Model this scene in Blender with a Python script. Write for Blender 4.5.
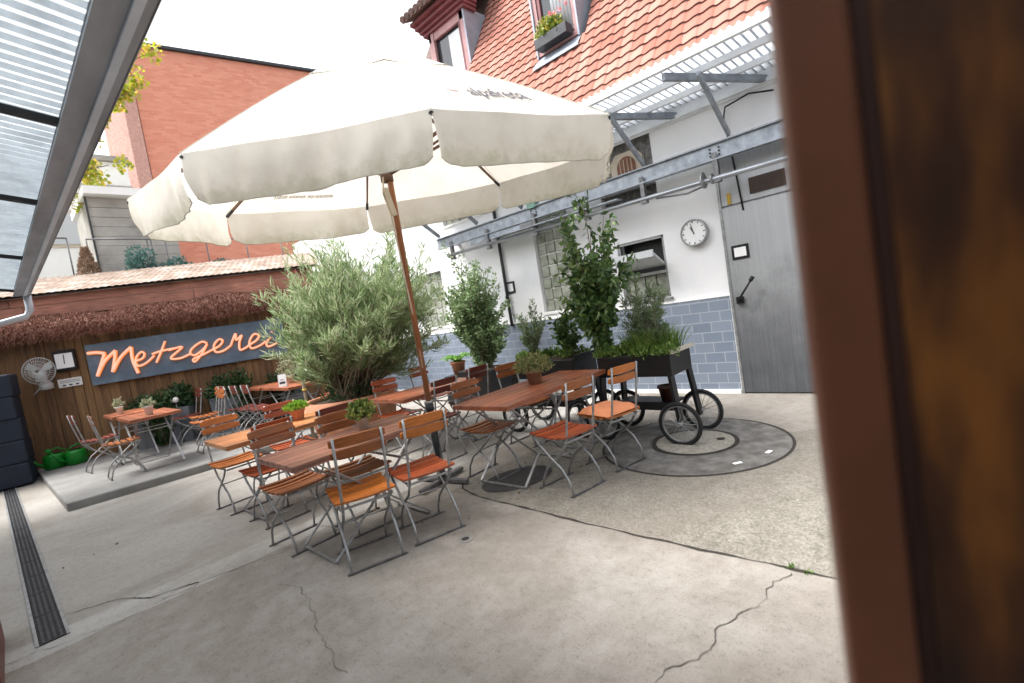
import bpy, bmesh, math, random
from mathutils import Vector, Matrix, noise as mnoise
R = math.radians
random.seed(7)
sc = bpy.context.scene
C = sc.collection
for o in list(bpy.data.objects): bpy.data.objects.remove(o)

# ---------------------------------------------------------------- camera
cam = bpy.data.cameras.new('camera'); co = bpy.data.objects.new('camera', cam); C.objects.link(co)
yaw, pitch, roll = R(43.5), R(3.8), R(9.15)
F = Vector((math.cos(yaw)*math.cos(pitch), math.sin(yaw)*math.cos(pitch), -math.sin(pitch)))
R0 = Vector((math.sin(yaw), -math.cos(yaw), 0)); U0 = R0.cross(F)
RR = R0*math.cos(roll)-U0*math.sin(roll); UU = R0*math.sin(roll)+U0*math.cos(roll)
m = Matrix((RR, UU, -F)).transposed().to_4x4(); m.translation = Vector((0, 0, 1.5))
co.matrix_world = m
cam.sensor_width = 36; cam.lens = 480/1024*36; cam.clip_start = 0.03; cam.clip_end = 500
cam.dof.use_dof = True; cam.dof.focus_distance = 4.2; cam.dof.aperture_fstop = 1.9
sc.camera = co
# ---------------------------------------------------------------- world, sun, exposure
w = bpy.data.worlds.new('World'); sc.world = w; w.use_nodes = True
nt = w.node_tree; nt.nodes.clear()
SUN_EL, SUN_AZ = 60, 140
sky = nt.nodes.new('ShaderNodeTexSky'); sky.sky_type = 'NISHITA'; sky.sun_disc = False
sky.sun_elevation = R(SUN_EL); sky.sun_rotation = R(90-SUN_AZ); sky.dust_density = 4; sky.air_density = 1.2
hs = nt.nodes.new('ShaderNodeHueSaturation'); hs.inputs['Saturation'].default_value = 0.22
bg = nt.nodes.new('ShaderNodeBackground'); bg.inputs['Strength'].default_value = 0.15
wo = nt.nodes.new('ShaderNodeOutputWorld')
nt.links.new(sky.outputs[0], hs.inputs['Color']); nt.links.new(hs.outputs[0], bg.inputs[0]); nt.links.new(bg.outputs[0], wo.inputs[0])
sl = bpy.data.lights.new('sun', 'SUN'); sl.energy = 1.4; sl.angle = R(24); sl.color = (1, .97, .93)
so = bpy.data.objects.new('sun', sl); C.objects.link(so)
sd = Vector((math.cos(R(SUN_AZ))*math.cos(R(SUN_EL)), math.sin(R(SUN_AZ))*math.cos(R(SUN_EL)), math.sin(R(SUN_EL))))
so.rotation_euler = sd.to_track_quat('Z', 'Y').to_euler(); so.location = (0, 0, 12)
sc.view_settings.view_transform = 'Standard'; sc.view_settings.look = 'None'
sc.view_settings.gamma = 1; sc.view_settings.exposure = 1.75; sc.view_settings.use_curve_mapping = False

# ---------------------------------------------------------------- materials
MATS = {}
def nodes(name):
    m = bpy.data.materials.new(name); m.use_nodes = True
    t = m.node_tree; b = t.nodes['Principled BSDF']; MATS[name] = m
    return m, t, b
def N(t, typ, **kw):
    n = t.nodes.new(typ)
    for k, v in kw.items():
        if k in n.inputs.keys(): n.inputs[k].default_value = v
        else: setattr(n, k, v)
    return n
def coords(t, scale=(1, 1, 1), kind='Object'):
    tc = N(t, 'ShaderNodeTexCoord'); mp = N(t, 'ShaderNodeMapping'); mp.inputs['Scale'].default_value = scale
    t.links.new(tc.outputs[kind], mp.inputs[0]); return mp.outputs[0]
def ramp(t, src, stops):
    r = N(t, 'ShaderNodeValToRGB'); e = r.color_ramp.elements
    while len(e) < len(stops): e.new(0.5)
    for el, (p, c) in zip(e, stops): el.position = p; el.color = (*c, 1) if len(c) == 3 else c
    t.links.new(src, r.inputs[0]); return r.outputs[0]
def bump(t, b, src, strength, dist=.01):
    bp = N(t, 'ShaderNodeBump', Strength=strength, Distance=dist); t.links.new(src, bp.inputs['Height']); t.links.new(bp.outputs[0], b.inputs['Normal'])
def mul(c, k): return tuple(min(1, x*k) for x in c)
def noisy(name, c, rough=.6, scale=6, var=.25, stretch=(1, 1, 1), bumpk=.2, metal=0, detail=6, spec=.4, c2=None, bdist=.005):
    m, t, b = nodes(name)
    v = coords(t, stretch); n = N(t, 'ShaderNodeTexNoise', Scale=scale, Detail=detail, Roughness=.6); t.links.new(v, n.inputs[0])
    col = ramp(t, n.outputs[0], [(.3, mul(c, 1-var)), (.5, c), (.72, c2 or mul(c, 1+var))])
    t.links.new(col, b.inputs['Base Color']); b.inputs['Roughness'].default_value = rough; b.inputs['Metallic'].default_value = metal
    b.inputs['Specular IOR Level'].default_value = spec
    if bumpk: bump(t, b, n.outputs[0], bumpk, bdist)
    return m
def mixc(t, fac, a, b_):
    mx = N(t, 'ShaderNodeMix'); mx.data_type = 'RGBA'
    for s, i in ((fac, 0), (a, 6), (b_, 7)):
        if isinstance(s, (int, float)): mx.inputs[i].default_value = s
        elif isinstance(s, tuple): mx.inputs[i].default_value = (*s, 1)
        else: t.links.new(s, mx.inputs[i])
    return mx.outputs[2]
def math_(t, op, a, b_=None, c=None):
    n = N(t, 'ShaderNodeMath'); n.operation = op
    for i, s in enumerate((a, b_, c)):
        if s is None: continue
        if isinstance(s, (int, float)): n.inputs[i].default_value = s
        else: t.links.new(s, n.inputs[i])
    return n.outputs[0]

def wood(name, c, rough=.45, var=.45, axis='X', rnd=.30):
    m, t, b = nodes(name)
    st = {'X': (1.5, 22, 22), 'Y': (22, 1.5, 22), 'Z': (22, 22, 1.5)}[axis]
    v = coords(t, st); n = N(t, 'ShaderNodeTexNoise', Scale=3, Detail=8, Roughness=.65, Distortion=.4); t.links.new(v, n.inputs[0])
    v2 = coords(t, (1, 1, 1)); n2 = N(t, 'ShaderNodeTexNoise', Scale=2.2, Detail=3); t.links.new(v2, n2.inputs[0])
    g = N(t, 'ShaderNodeNewGeometry')
    col = ramp(t, n.outputs[0], [(.25, mul(c, 1-var)), (.5, c), (.75, mul(c, 1+var))])
    k = math_(t, 'MULTIPLY_ADD', g.outputs['Random Per Island'], rnd*2, 1-rnd)
    k2 = math_(t, 'MULTIPLY_ADD', n2.outputs[0], 1.3, .38)
    kk = math_(t, 'MULTIPLY', k, k2)
    vm = N(t, 'ShaderNodeVectorMath'); vm.operation = 'SCALE'; t.links.new(col, vm.inputs[0]); t.links.new(kk, vm.inputs['Scale'])
    t.links.new(vm.outputs[0], b.inputs['Base Color']); b.inputs['Roughness'].default_value = rough
    bump(t, b, n.outputs[0], .25, .003)
    return m
def leaf(name, c, c2, rough=.5, trans=.3, c3=None):
    m, t, b = nodes(name)
    g = N(t, 'ShaderNodeNewGeometry'); st = [(0, c), (.55, c2)]
    if c3: st.append((.92, c3))
    col = ramp(t, g.outputs['Random Per Island'], st)
    t.links.new(col, b.inputs['Base Color']); b.inputs['Roughness'].default_value = rough
    tr = N(t, 'ShaderNodeBsdfTranslucent'); t.links.new(col, tr.inputs[0])
    mx = N(t, 'ShaderNodeMixShader'); mx.inputs[0].default_value = trans
    t.links.new(b.outputs[0], mx.inputs[1]); t.links.new(tr.outputs[0], mx.inputs[2]); t.links.new(mx.outputs[0], t.nodes['Material Output'].inputs[0])
    return m

W_OR = wood('wood_orange', (.42, .125, .018)); W_BR = wood('wood_brown', (.25, .075, .018)); W_RD = wood('wood_red', (.33, .065, .018))
W_DK = wood('wood_darkred', (.13, .028, .018)); W_TB = wood('wood_tabletop', (.30, .10, .05), rough=.38); W_TD = wood('wood_tabletop_dull', (.24, .105, .07), rough=.4)
W_TO = wood('wood_tabletop_orange', (.45, .19, .075), rough=.38)
GALV = noisy('galvanised', (.33, .335, .34), rough=.42, scale=14, var=.3, metal=.55, bumpk=.1)
STEEL = noisy('bare_steel', (.30, .33, .37), rough=.5, scale=9, var=.3, metal=.5, c2=(.42, .45, .5))
IRON = noisy('grey_iron', (.16, .16, .165), rough=.45, scale=20, var=.4, metal=.6)
DARKMETAL = noisy('dark_metal', (.035, .038, .042), rough=.5, scale=8, var=.3, metal=.2)
BLACK = noisy('black_steel', (.007, .007, .008), rough=.45, scale=8, var=.3)
RUBBER = noisy('rubber', (.016, .016, .017), rough=.8, scale=20, var=.2)
WHITE = noisy('white_plastic', (.72, .72, .70), rough=.5, scale=4, var=.05, bumpk=.02)
PAPER = noisy('white_paper', (.8, .8, .8), rough=.8, scale=4, var=.04, bumpk=0)
TERRA = noisy('terracotta', (.47, .20, .11), rough=.75, scale=5, var=.22, bumpk=.25, c2=(.58, .30, .19))
SOIL = noisy('soil', (.03, .02, .013), rough=.95, scale=30, var=.5, bumpk=.6)
CREAMPOT = noisy('cream_pot', (.55, .48, .38), rough=.6, scale=7, var=.15)
SLATE = noisy('grey_planter', (.17, .19, .215), rough=.7, scale=3, var=.15)
ZINC = noisy('zinc', (.27, .30, .35), rough=.5, scale=3, var=.2, metal=.3)
NAVY = noisy('navy_fabric', (.008, .014, .028), rough=.65, scale=5, var=.3, bumpk=.4)
BARK = noisy('bark', (.16, .12, .08), rough=.85, scale=12, var=.35, stretch=(1, 1, .3), bumpk=.5)
GREYBARK = noisy('grey_stem', (.22, .18, .13), rough=.8, scale=12, var=.3, bumpk=.3)
GREEN = noisy('green_plastic', (.008, .19, .02), rough=.35, scale=3, var=.08, bumpk=.02)
CUSH = noisy('salmon_cushion', (.75, .28, .13), rough=.85, scale=8, var=.15, bumpk=.2)
BLKTXT = noisy('black_print', (.03, .03, .035), rough=.6, bumpk=0)
GREYTXT = noisy('grey_print', (.05, .05, .08), rough=.7, bumpk=0)
PINKTXT = noisy('pink_print', (.85, .55, .53), rough=.7, bumpk=0)
REDTXT = noisy('red_print', (.7, .06, .03), rough=.7, bumpk=0)
SLOGAN = noisy('slogan_print', (.35, .32, .30), rough=.8, bumpk=0)
GLASS_D, t, b = nodes('dark_glass'); b.inputs['Base Color'].default_value = (.03, .035, .04, 1); b.inputs['Roughness'].default_value = .08
GLASSW, t, b = nodes('pale_curtain'); b.inputs['Base Color'].default_value = (.5, .52, .54, 1); b.inputs['Roughness'].default_value = .3

# glass blocks
GB, t, b = nodes('glass_block')
g = N(t, 'ShaderNodeNewGeometry'); v = coords(t); n = N(t, 'ShaderNodeTexNoise', Scale=9, Detail=3); t.links.new(v, n.inputs[0])
c1 = ramp(t, g.outputs['Random Per Island'], [(0, (.17, .19, .14)), (.5, (.30, .31, .25)), (1, (.42, .43, .38))])
t.links.new(mixc(t, .4, c1, ramp(t, n.outputs[0], [(.35, (.14, .16, .12)), (.65, (.5, .52, .46))])), b.inputs['Base Color'])
b.inputs['Roughness'].default_value = .2; bump(t, b, n.outputs[0], .25, .006)
# plaster wall
PLASTER, t, b = nodes('white_plaster')
v = coords(t); n = N(t, 'ShaderNodeTexNoise', Scale=.9, Detail=7); t.links.new(v, n.inputs[0]); n2 = N(t, 'ShaderNodeTexNoise', Scale=40, Detail=4); t.links.new(v, n2.inputs[0])
t.links.new(ramp(t, n.outputs[0], [(.3, (.66, .67, .69)), (.45, (.79, .79, .80)), (.7, (.85, .85, .85))]), b.inputs['Base Color']); b.inputs['Roughness'].default_value = .85; bump(t, b, n2.outputs[0], .15, .003)
# brick-like tiles
def brick(name, c1, c2, mort, w_, h_, ms, swap, rough=.5, bmp=.3, offset=.5, noisev=.0, nc=(.5, .5, .5)):
    m, t, b = nodes(name)
    tc = N(t, 'ShaderNodeTexCoord'); sx = N(t, 'ShaderNodeSeparateXYZ'); cx = N(t, 'ShaderNodeCombineXYZ')
    t.links.new(tc.outputs['Object'], sx.inputs[0]); t.links.new(sx.outputs[swap], cx.inputs[0]); t.links.new(sx.outputs['Z'], cx.inputs[1])
    br = N(t, 'ShaderNodeTexBrick'); br.inputs['Scale'].default_value = 1; br.inputs['Brick Width'].default_value = w_; br.inputs['Row Height'].default_value = h_
    br.inputs['Mortar Size'].default_value = ms; br.inputs['Mortar Smooth'].default_value = .15; br.inputs['Color1'].default_value = (*c1, 1); br.inputs['Color2'].default_value = (*c2, 1); br.inputs['Mortar'].default_value = (*mort, 1); br.offset = offset
    t.links.new(cx.outputs[0], br.inputs[0])
    n = N(t, 'ShaderNodeTexNoise', Scale=2.5, Detail=6); t.links.new(tc.outputs['Object'], n.inputs[0])
    f = math_(t, 'MULTIPLY', n.outputs[0], noisev)
    t.links.new(mixc(t, f, br.outputs[0], nc), b.inputs['Base Color'])
    b.inputs['Roughness'].default_value = rough
    inv = math_(t, 'SUBTRACT', 1.0, br.outputs['Fac']); bump(t, b, inv, bmp, .006)
    return m
DADO = brick('blue_block_tiles', (.145, .18, .235), (.21, .245, .305), (.36, .39, .44), .25, .133, .006, 'Y', rough=.42, noisev=.35, nc=(.26, .30, .37))
BRICK = brick('orange_brick', (.58, .19, .12), (.68, .28, .19), (.52, .27, .20), .26, .085, .008, 'X', rough=.85, noisev=.3, nc=(.64, .30, .20))
STUCCO = noisy('pink_stucco', (.55, .33, .28), rough=.9, scale=16, var=.22, bumpk=.5)
# steel door
SDOOR, t, b = nodes('door_sheet')
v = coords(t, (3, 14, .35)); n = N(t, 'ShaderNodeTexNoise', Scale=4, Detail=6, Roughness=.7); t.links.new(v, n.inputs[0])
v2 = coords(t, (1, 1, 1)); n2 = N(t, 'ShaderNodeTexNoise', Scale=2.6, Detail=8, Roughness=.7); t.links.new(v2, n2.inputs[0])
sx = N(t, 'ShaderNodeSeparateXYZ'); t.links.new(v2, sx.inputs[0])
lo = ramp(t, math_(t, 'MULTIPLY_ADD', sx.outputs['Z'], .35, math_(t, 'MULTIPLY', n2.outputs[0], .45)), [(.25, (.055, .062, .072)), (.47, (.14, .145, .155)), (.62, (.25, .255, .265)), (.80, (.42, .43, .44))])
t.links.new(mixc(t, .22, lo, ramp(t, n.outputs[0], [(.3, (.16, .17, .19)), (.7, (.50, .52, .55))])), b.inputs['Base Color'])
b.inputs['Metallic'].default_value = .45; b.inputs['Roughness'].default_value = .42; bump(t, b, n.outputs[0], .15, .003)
# umbrella cloth
CLOTH, t, b = nodes('cream_canvas')
v = coords(t); n = N(t, 'ShaderNodeTexNoise', Scale=1.6, Detail=7, Roughness=.6); t.links.new(v, n.inputs[0]); n2 = N(t, 'ShaderNodeTexNoise', Scale=90, Detail=3); t.links.new(v, n2.inputs[0])
col = ramp(t, n.outputs[0], [(.3, (.66, .615, .53)), (.5, (.76, .725, .65)), (.7, (.80, .77, .71))])
t.links.new(col, b.inputs['Base Color']); b.inputs['Roughness'].default_value = .9; bump(t, b, n2.outputs[0], .1, .002)
tr = N(t, 'ShaderNodeBsdfTranslucent'); t.links.new(col, tr.inputs[0]); mx = N(t, 'ShaderNodeMixShader'); mx.inputs[0].default_value = .42
t.links.new(b.outputs[0], mx.inputs[1]); t.links.new(tr.outputs[0], mx.inputs[2]); t.links.new(mx.outputs[0], t.nodes['Material Output'].inputs[0])
# valance cloth: same canvas with an algae-stained hem
CLOTHV, t, b = nodes('stained_canvas')
tc = N(t, 'ShaderNodeTexCoord'); sx = N(t, 'ShaderNodeSeparateXYZ'); t.links.new(tc.outputs['Generated'], sx.inputs[0])
n = N(t, 'ShaderNodeTexNoise', Scale=2.2, Detail=7, Roughness=.65); t.links.new(tc.outputs['Object'], n.inputs[0]); n2 = N(t, 'ShaderNodeTexNoise', Scale=14, Detail=6, Roughness=.7); t.links.new(tc.outputs['Object'], n2.inputs[0])
col = ramp(t, n.outputs[0], [(.3, (.64, .60, .525)), (.5, (.75, .72, .65)), (.7, (.80, .775, .72))])
hz = ramp(t, math_(t, 'ADD', sx.outputs['Z'], math_(t, 'MULTIPLY_ADD', n2.outputs[0], .9, -.45)), [(.02, (1, 1, 1)), (.30, (0, 0, 0))])
col = mixc(t, math_(t, 'MULTIPLY', hz, .55), col, (.46, .46, .33))
t.links.new(col, b.inputs['Base Color']); b.inputs['Roughness'].default_value = .9; bump(t, b, n2.outputs[0], .25, .004)
tr = N(t, 'ShaderNodeBsdfTranslucent'); t.links.new(col, tr.inputs[0]); mx = N(t, 'ShaderNodeMixShader'); mx.inputs[0].default_value = .4
t.links.new(b.outputs[0], mx.inputs[1]); t.links.new(tr.outputs[0], mx.inputs[2]); t.links.new(mx.outputs[0], t.nodes['Material Output'].inputs[0])
# translucent corrugated sheet
def sheetmat(name, c, fac):
    m, t, b = nodes(name)
    v = coords(t, (1, 1, 1)); n = N(t, 'ShaderNodeTexNoise', Scale=5, Detail=8, Roughness=.75); t.links.new(v, n.inputs[0])
    col = ramp(t, n.outputs[0], [(.35, mul(c, .7)), (.6, c)])
    t.links.new(col, b.inputs['Base Color']); b.inputs['Roughness'].default_value = .35
    tr = N(t, 'ShaderNodeBsdfTranslucent'); t.links.new(col, tr.inputs[0]); mx = N(t, 'ShaderNodeMixShader'); mx.inputs[0].default_value = fac
    t.links.new(b.outputs[0], mx.inputs[1]); t.links.new(tr.outputs[0], mx.inputs[2]); t.links.new(mx.outputs[0], t.nodes['Material Output'].inputs[0])
    return m
SHEET = sheetmat('translucent_sheet', (.72, .78, .82), .6)
SHEET2 = sheetmat('canopy_sheet', (.70, .74, .78), .55)
CORRW = noisy('pale_fibre_sheet', (.27, .20, .155), rough=.9, scale=4.5, var=.4, bumpk=.5, c2=(.46, .43, .40), detail=12)
# roof tiles
ROOF, t, b = nodes('clay_tile')
g = N(t, 'ShaderNodeNewGeometry'); v = coords(t); n = N(t, 'ShaderNodeTexNoise', Scale=12, Detail=6); t.links.new(v, n.inputs[0])
c1 = ramp(t, g.outputs['Random Per Island'], [(0, (.28, .105, .078)), (.5, (.35, .15, .115)), (1, (.43, .21, .17))])
t.links.new(mixc(t, math_(t, 'MULTIPLY', n.outputs[0], .35), c1, (.36, .19, .15)), b.inputs['Base Color']); b.inputs['Roughness'].default_value = 1; b.inputs['Specular IOR Level'].default_value = .1
DARKTILE_LIPSHADE = noisy('dark_tile_and_lip_shade', (.13, .085, .075), rough=.9, scale=9, var=.4)
OXBLOOD = noisy('oxblood_wood', (.16, .045, .05), rough=.55, scale=5, var=.2)
PINKWOOD = noisy('pinkish_frame', (.36, .20, .20), rough=.55, scale=5, var=.15)
# fence boards
FENCE, t, b = nodes('weathered_boards')
v = coords(t, (9, 9, .8)); n = N(t, 'ShaderNodeTexNoise', Scale=2.6, Detail=8, Roughness=.7, Distortion=.5); t.links.new(v, n.inputs[0]); g = N(t, 'ShaderNodeNewGeometry')
c1 = ramp(t, g.outputs['Random Per Island'], [(0, (.065, .030, .013)), (.5, (.15, .075, .031)), (1, (.27, .15, .062))])
t.links.new(mixc(t, .55, c1, ramp(t, n.outputs[0], [(.3, (.024, .011, .006)), (.7, (.28, .145, .062))])), b.inputs['Base Color']); b.inputs['Roughness'].default_value = .8; bump(t, b, n.outputs[0], .5, .006)
FASCIA = wood('fascia_boards', (.24, .10, .068), rough=.75, var=.6, rnd=.35)
BRUSH = leaf('brushwood', (.13, .042, .028), (.32, .135, .095), rough=.9, trans=0, c3=(.52, .30, .22))
BRUSHB = noisy('brushwood_core', (.07, .03, .02), rough=.95, scale=30, var=.5, bumpk=.8)
SIGNB = noisy('blue_grey_board', (.10, .145, .20), rough=.4, scale=2.2, var=.25, bumpk=.05, c2=(.17, .225, .285))
NEON, t, b = nodes('lit_letter'); b.inputs['Base Color'].default_value = (.75, .48, .36, 1); b.inputs['Emission Color'].default_value = (1, .50, .34, 1); b.inputs['Emission Strength'].default_value = .18
NEONE, t, b = nodes('lit_letter_edge'); b.inputs['Base Color'].default_value = (.7, .22, .03, 1); b.inputs['Emission Color'].default_value = (1, .22, .02, 1); b.inputs['Emission Strength'].default_value = .26
DOORW, t, b = nodes('near_door_wood')
v = coords(t, (3, 3, .8)); n = N(t, 'ShaderNodeTexNoise', Scale=5, Detail=4); t.links.new(v, n.inputs[0])
t.links.new(ramp(t, n.outputs[0], [(.34, (.022, .009, .007)), (.5, (.085, .030, .011)), (.64, (.32, .115, .022))]), b.inputs['Base Color']); b.inputs['Roughness'].default_value = .55
DOORE = noisy('near_door_edge', (.215, .080, .042), rough=.5, scale=3, var=.25, bumpk=0)
CONC2 = noisy('platform_concrete', (.20, .196, .188), rough=.9, scale=2.5, var=.28, bumpk=.4, detail=9)
AGG = noisy('aggregate_ring', (.14, .132, .122), rough=.95, scale=7, var=.45, bumpk=.8, bdist=.004, c2=(.22, .21, .20))
AGGL = noisy('aggregate_disc', (.29, .27, .23), rough=.95, scale=35, var=.35, bumpk=.6, bdist=.004)
JOINT = noisy('joint_dirt', (.035, .03, .026), rough=1, scale=30, var=.4, bumpk=0)
CRACK = noisy('crack_dirt', (.085, .075, .065), rough=1, scale=30, var=.4, bumpk=0)
TARP = noisy('dark_patch', (.05, .047, .045), rough=.85, scale=8, var=.3)
DRAINM = noisy('drain_iron', (.05, .052, .058), rough=.6, scale=20, var=.4, metal=.4)
CEMW = noisy('pale_render', (.80, .80, .78), rough=.9, scale=1.2, var=.08)
CEMG = noisy('grey_boards', (.34, .325, .295), rough=.9, scale=2, var=.25)
BEHIND = noisy('dark_render', (.16, .14, .12), rough=.9, scale=1.2, var=.2)

# ground
GRD, t, b = nodes('yard_concrete')
v = coords(t); sx = N(t, 'ShaderNodeSeparateXYZ'); t.links.new(v, sx.inputs[0])
nb = N(t, 'ShaderNodeTexNoise', Scale=1.1, Detail=10, Roughness=.62); t.links.new(v, nb.inputs[0])
nm = N(t, 'ShaderNodeTexNoise', Scale=6, Detail=8, Roughness=.7); t.links.new(v, nm.inputs[0])
nf = N(t, 'ShaderNodeTexNoise', Scale=90, Detail=5, Roughness=.7); t.links.new(v, nf.inputs[0])
vo = N(t, 'ShaderNodeTexVoronoi', Scale=75); t.links.new(v, vo.inputs[0])
base = ramp(t, nb.outputs[0], [(.28, (.225, .195, .168)), (.5, (.292, .265, .236)), (.72, (.34, .316, .288))])
fine = ramp(t, nm.outputs[0], [(.32, (.165, .145, .122)), (.62, (.345, .322, .292))])
smooth = mixc(t, .4, base, fine)
aggc = mixc(t, .5, ramp(t, vo.outputs['Color'], [(0, (.07, .063, .052)), (.45, (.19, .175, .148)), (1, (.36, .34, .30))]), ramp(t, nm.outputs[0], [(.35, (.15, .135, .108)), (.6, (.28, .260, .222))]))
wob = math_(t, 'MULTIPLY_ADD', nm.outputs[0], .08, -.04)
xm = math_(t, 'GREATER_THAN', math_(t, 'ADD', sx.outputs['X'], wob), 2.5)
ym = math_(t, 'LESS_THAN', sx.outputs['Y'], 3.4)
agm = math_(t, 'MULTIPLY', math_(t, 'MULTIPLY', xm, ym), math_(t, 'LESS_THAN', math_(t, 'ADD', sx.outputs['X'], math_(t, 'MULTIPLY', nb.outputs[0], 1.2)), 5.4))
far = math_(t, 'GREATER_THAN', math_(t, 'ADD', sx.outputs['Y'], wob), 4.02)
lighter = mixc(t, .65, base, (.38, .37, .348))
c_a = mixc(t, far, smooth, mixc(t, .75, smooth, lighter))
band = math_(t, 'MULTIPLY', math_(t, 'GREATER_THAN', math_(t, 'ADD', sx.outputs['Y'], wob), 3.86), math_(t, 'LESS_THAN', math_(t, 'ADD', sx.outputs['Y'], wob), 4.16))
c_a = mixc(t, math_(t, 'MULTIPLY', band, .75), c_a, (.44, .43, .41))
c_b = mixc(t, agm, c_a, aggc)
# damp stains with a shape of their own
ns = N(t, 'ShaderNodeTexNoise', Scale=.55, Detail=5, Roughness=.7, Distortion=.6); t.links.new(v, ns.inputs[0])
stf = math_(t, 'MULTIPLY', math_(t, 'SUBTRACT', 1.0, N(t, 'ShaderNodeValToRGB').outputs[0] if False else ns.outputs[0]), .55)
rs = ramp(t, ns.outputs[0], [(.38, (1, 1, 1)), (.52, (0, 0, 0))])
stain = math_(t, 'MULTIPLY', rs, .55)
c_c = mixc(t, stain, c_b, (.19, .165, .14))
ng = N(t, 'ShaderNodeTexNoise', Scale=26, Detail=9, Roughness=.8); t.links.new(coords(t, (1, .6, 1)), ng.inputs[0])
spk = ramp(t, math_(t, 'ADD', math_(t, 'MULTIPLY', nf.outputs[0], .5), math_(t, 'MULTIPLY', ng.outputs[0], .5)), [(.36, (.52, .51, .49)), (.47, (.92, .92, .91)), (.56, (1, 1, 1)), (.68, (1.0, 1.0, 1.0))])
mm = N(t, 'ShaderNodeMix'); mm.data_type = 'RGBA'; mm.blend_type = 'MULTIPLY'; mm.inputs[0].default_value = 1
t.links.new(c_c, mm.inputs[6]); t.links.new(spk, mm.inputs[7]); t.links.new(mm.outputs[2], b.inputs['Base Color'])
b.inputs['Roughness'].default_value = .82; b.inputs['Specular IOR Level'].default_value = .3
hh = math_(t, 'ADD', math_(t, 'MULTIPLY', nf.outputs[0], .5), math_(t, 'MULTIPLY', math_(t, 'MULTIPLY', vo.outputs['Distance'], agm), 1.2))
bump(t, b, math_(t, 'ADD', hh, nm.outputs[0]), .45, .006)

# ---------------------------------------------------------------- mesh helpers
class MB:
    def __init__(s): s.v = []; s.f = []; s.m = []; s.sm = []
    def add(s, vs, fs, mi=0, smooth=False):
        o = len(s.v); s.v += [Vector(v) for v in vs]; s.f += [tuple(i+o for i in f) for f in fs]; s.m += [mi]*len(fs); s.sm += [smooth]*len(fs); return s
    def box(s, x0, x1, y0, y1, z0, z1, mi=0):
        vs = [(x, y, z) for z in (z0, z1) for y in (y0, y1) for x in (x0, x1)]
        return s.add(vs, [(0, 2, 3, 1), (4, 5, 7, 6), (0, 1, 5, 4), (2, 6, 7, 3), (0, 4, 6, 2), (1, 3, 7, 5)], mi)
    def bar(s, a, b, w_, h_, up=(0, 0, 1), mi=0):
        a, b = Vector(a), Vector(b); d = (b-a).normalized(); u = Vector(up); sd = d.cross(u)
        if sd.length < 1e-4: sd = d.cross(Vector((1, 0, 0)))
        sd.normalize(); u = sd.cross(d).normalized()
        vs = [p+sd*(i*w_/2)+u*(j*h_/2) for p in (a, b) for j in (-1, 1) for i in (-1, 1)]
        return s.add(vs, [(0, 2, 3, 1), (4, 5, 7, 6), (0, 1, 5, 4), (2, 6, 7, 3), (0, 4, 6, 2), (1, 3, 7, 5)], mi)
    def tube(s, pts, r, n=8, mi=0, cap=True, closed=False):
        pts = [Vector(p) for p in pts]; k = len(pts); rs = r if isinstance(r, (list, tuple)) else [r]*k
        o = len(s.v); prev = None
        for i, p in enumerate(pts):
            if closed: d = pts[(i+1) % k]-pts[i-1]
            else: d = (pts[min(i+1, k-1)]-pts[max(i-1, 0)])
            d.normalize()
            if prev is None:
                a = d.cross(Vector((0, 0, 1)))
                if a.length < .05: a = d.cross(Vector((1, 0, 0)))
            else: a = prev-d*prev.dot(d)
            a.normalize(); prev = a; b_ = d.cross(a)
            for j in range(n):
                t_ = 2*math.pi*j/n; s.v.append(p+(a*math.cos(t_)+b_*math.sin(t_))*rs[i])
        seg = k if closed else k-1
        for i in range(seg):
            i2 = (i+1) % k
            for j in range(n):
                j2 = (j+1) % n; s.f.append((o+i*n+j, o+i*n+j2, o+i2*n+j2, o+i2*n+j)); s.m.append(mi); s.sm.append(n > 4)
        if cap and not closed:
            s.f.append(tuple(o+j for j in range(n))[::-1]); s.f.append(tuple(o+(k-1)*n+j for j in range(n))); s.m += [mi]*2; s.sm += [False]*2
        return s
    def lathe(s, prof, c=(0, 0, 0), n=20, mi=0, sx=1, sy=1, smooth=True):
        o = len(s.v); c = Vector(c)
        for r, z in prof:
            for j in range(n):
                a = 2*math.pi*j/n; s.v.append(c+Vector((r*sx*math.cos(a), r*sy*math.sin(a), z)))
        for i in range(len(prof)-1):
            for j in range(n):
                j2 = (j+1) % n; s.f.append((o+i*n+j, o+i*n+j2, o+(i+1)*n+j2, o+(i+1)*n+j)); s.m.append(mi); s.sm.append(smooth)
        return s
    def disc(s, c, r, n=24, nrm=(0, 0, 1), mi=0):
        c = Vector(c); d = Vector(nrm).normalized(); a = d.cross(Vector((0, 0, 1)))
        if a.length < .05: a = Vector((1, 0, 0))
        a.normalize(); b_ = d.cross(a)
        return s.add([c+(a*math.cos(2*math.pi*j/n)+b_*math.sin(2*math.pi*j/n))*r for j in range(n)], [tuple(range(n))], mi)
    def build(s, name, mat, parent=None, bev=0, autos=False):
        me = bpy.data.meshes.new(name); me.from_pydata([tuple(v) for v in s.v], [], s.f)
        for mm_ in (mat if isinstance(mat, (list, tuple)) else [mat]): me.materials.append(mm_)
        me.polygons.foreach_set('material_index', s.m); me.polygons.foreach_set('use_smooth', s.sm); me.update()
        o = bpy.data.objects.new(name, me); C.objects.link(o)
        if parent: o.parent = parent
        if bev:
            md = o.modifiers.new('bevel', 'BEVEL'); md.width = bev; md.segments = 2; md.limit_method = 'ANGLE'
        return o
def tag(o, label=None, cat=None, group=None, kind=None):
    if label: o['label'] = label
    if cat: o['category'] = cat
    if group: o['group'] = group
    if kind: o['kind'] = kind
    return o
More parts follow.
